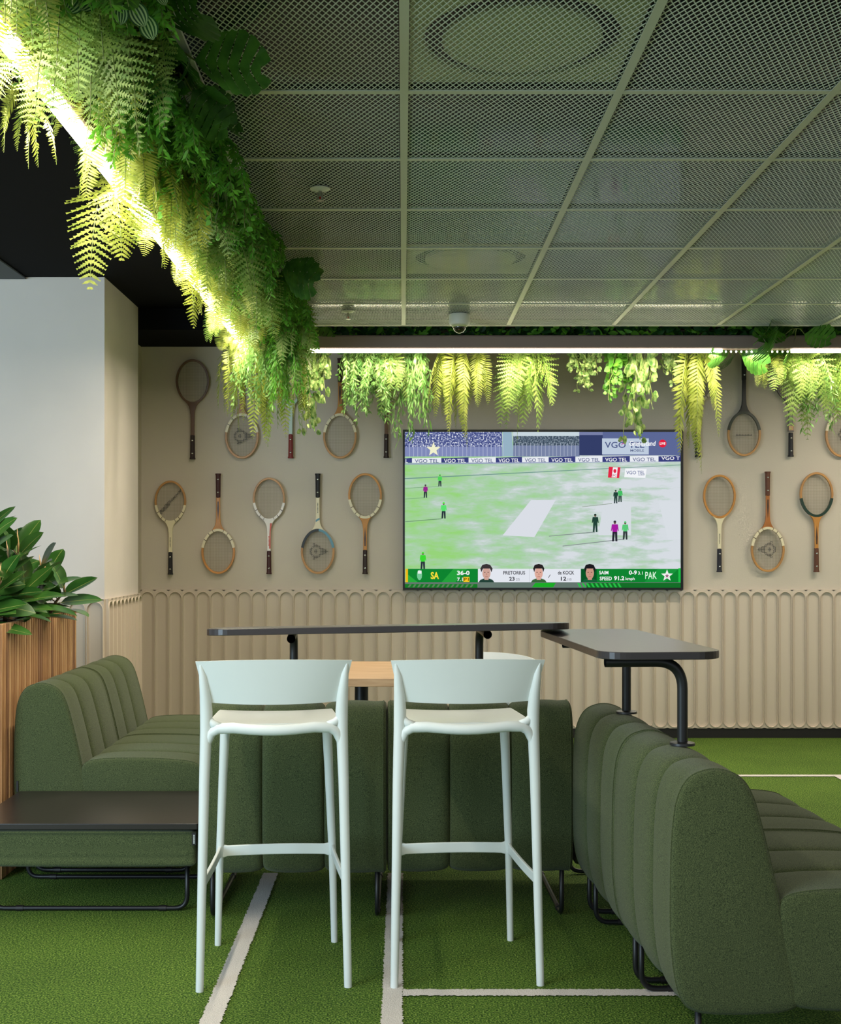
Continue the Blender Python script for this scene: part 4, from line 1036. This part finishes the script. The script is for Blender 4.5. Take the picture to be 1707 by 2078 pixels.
# plants that stick out on their own
plant('broad',0,(-.935,3.93,2.50),0,.95,'large yellow-green fern hanging below the light strip in front of the column','single ferns under the left strip',.95)
plant('fern',1,(-.98,3.20,2.50),1.9,.75,'small fern hanging at the outer side of the light strip near the top left','single ferns under the left strip',.8)
plant('broad',0,(-.90,5.15,2.48),.9,.7,'lacy fern hanging under the light strip against the black soffit','single ferns under the left strip',.9)
plant('lacy',1,(-.93,6.1,2.49),2.9,.5,'small lacy fern under the far part of the left light strip','single ferns under the left strip',.9)
for x, y_, k_, v_, s_, z_, lb in ((-1.0,7.12,'fern',0,1.0,1.0,'sword fern hanging left of the corner in front of the cream racket wall'), (-.86,7.05,'lacy',1,1.05,1.1,'lacy fern at the corner where the two light strips meet'), (-.76,7.0,'fern',1,1.1,1.25,'sword fern in the middle of the corner cluster'),
    (-.68,7.05,'lacy',0,1.1,1.25,'lacy fern at the right side of the corner cluster'), (-.60,7.02,'fern',0,.95,1.1,'sword fern tip hanging lowest at the corner above the mint racket'), (-.8,6.8,'willow',0,1,1.1,'fine trailing plant in the corner cluster'), (-.66,6.75,'green',0,1.1,1.4,'grassy green tuft in the corner cluster')):
    plant(k_,v_,(x,y_,2.50),rg.uniform(0,6),s_*1.05,lb,'corner cluster of greenery',z_*1.22)
# back run
def XB(px): return (px-818)/(2500/7.36)
BK_ = [('vine',0,640,1.0,1.25,'pale variegated vine hanging at the left end of the back light strip'), ('vine',1,655,.8,1.1,'second pale vine beside the left end of the back light strip'),
 ('willow',0,722,.95,.95,'fine-leaved trailing plant above the plain-stringed racket'), ('willow',1,748,1.0,1.1,'fine-leaved trailing plant left of the television corner'), ('willow',0,775,1.0,1.05,'fine-leaved trailing plant over the brown-gripped racket'),
 ('lacy',0,800,.8,1.1,'small lacy fern before the television top left corner'), ('willow',1,842,.9,1.7,'long thin trailing plant reaching the television top left corner'),
 ('fern',1,892,.9,1.0,'sword fern left of the pair hanging over the television'), ('fern',0,930,.95,1.12,'long sword fern dipping in front of the television top edge'), ('fern',1,968,.8,.95,'sword fern with a light green frond left of the security camera gap'),
 ('lacy',1,1045,.95,.95,'lacy yellow-green fern hanging over the middle of the television'), ('lacy',0,1082,1.0,1.15,'full lacy fern whose tip nears the television top edge'), 
 ('vine',1,1165,.85,.9,'short pale vine with buds above the television centre right'), ('vine',0,1195,.8,.8,'thin vine with curling bud tips above the television'),
 ('vine2',0,1262,1.0,1.0,'round-leaved vine left of the long green vine'), ('vine',0,1300,1.05,1.3,'long leafy green vine hanging to the television top edge at right'), ('vine',1,1362,.85,1.0,'short curling vine near the television top right corner'),
 ('fern',0,1402,1.05,1.25,'long sword fern hanging past the television top right corner'), ('fern',1,1426,.78,1.5,'yellow-green fern directly right of the long sword fern'), 
 ('fern',1,1558,.7,.75,'sword fern hanging between the black racket and the forked racket'), ('lacy',1,1598,.85,.72,'lacy fern in front of the forked racket head'), ('lacy',0,1640,1.0,1.1,'broad lacy fern at the right end of the back strip'),
 ('willow',0,1668,1.1,1.05,'fine green trailing plant near the right edge of view'), ('lacy',1,1700,1.0,1.0,'lacy fern cut by the right edge of view')]
for k_, v_, px, s_, z_, lb in BK_: plant(k_, v_, (XB(px), 7.35, 2.50), rg.uniform(0,6.2), s_*1.08, lb, 'greenery along the back light strip', z_*1.3)
plant('mon',0,(XB(1480),7.26,2.45),.3,.95,'bright monstera leaves hanging over the unlit gap of the back strip','monstera leaves on the back strip')
plant('mon',1,(XB(1530),7.13,2.53),1.3,1.2,'dark monstera leaves lying over the light housing, nearest the black racket','monstera leaves on the back strip')
plant('mon',0,(XB(1590),7.11,2.54),2.3,1.1,'dark monstera leaves at the right of the gap below the ceiling edge','monstera leaves on the back strip')
# background foliage mass nobody could count
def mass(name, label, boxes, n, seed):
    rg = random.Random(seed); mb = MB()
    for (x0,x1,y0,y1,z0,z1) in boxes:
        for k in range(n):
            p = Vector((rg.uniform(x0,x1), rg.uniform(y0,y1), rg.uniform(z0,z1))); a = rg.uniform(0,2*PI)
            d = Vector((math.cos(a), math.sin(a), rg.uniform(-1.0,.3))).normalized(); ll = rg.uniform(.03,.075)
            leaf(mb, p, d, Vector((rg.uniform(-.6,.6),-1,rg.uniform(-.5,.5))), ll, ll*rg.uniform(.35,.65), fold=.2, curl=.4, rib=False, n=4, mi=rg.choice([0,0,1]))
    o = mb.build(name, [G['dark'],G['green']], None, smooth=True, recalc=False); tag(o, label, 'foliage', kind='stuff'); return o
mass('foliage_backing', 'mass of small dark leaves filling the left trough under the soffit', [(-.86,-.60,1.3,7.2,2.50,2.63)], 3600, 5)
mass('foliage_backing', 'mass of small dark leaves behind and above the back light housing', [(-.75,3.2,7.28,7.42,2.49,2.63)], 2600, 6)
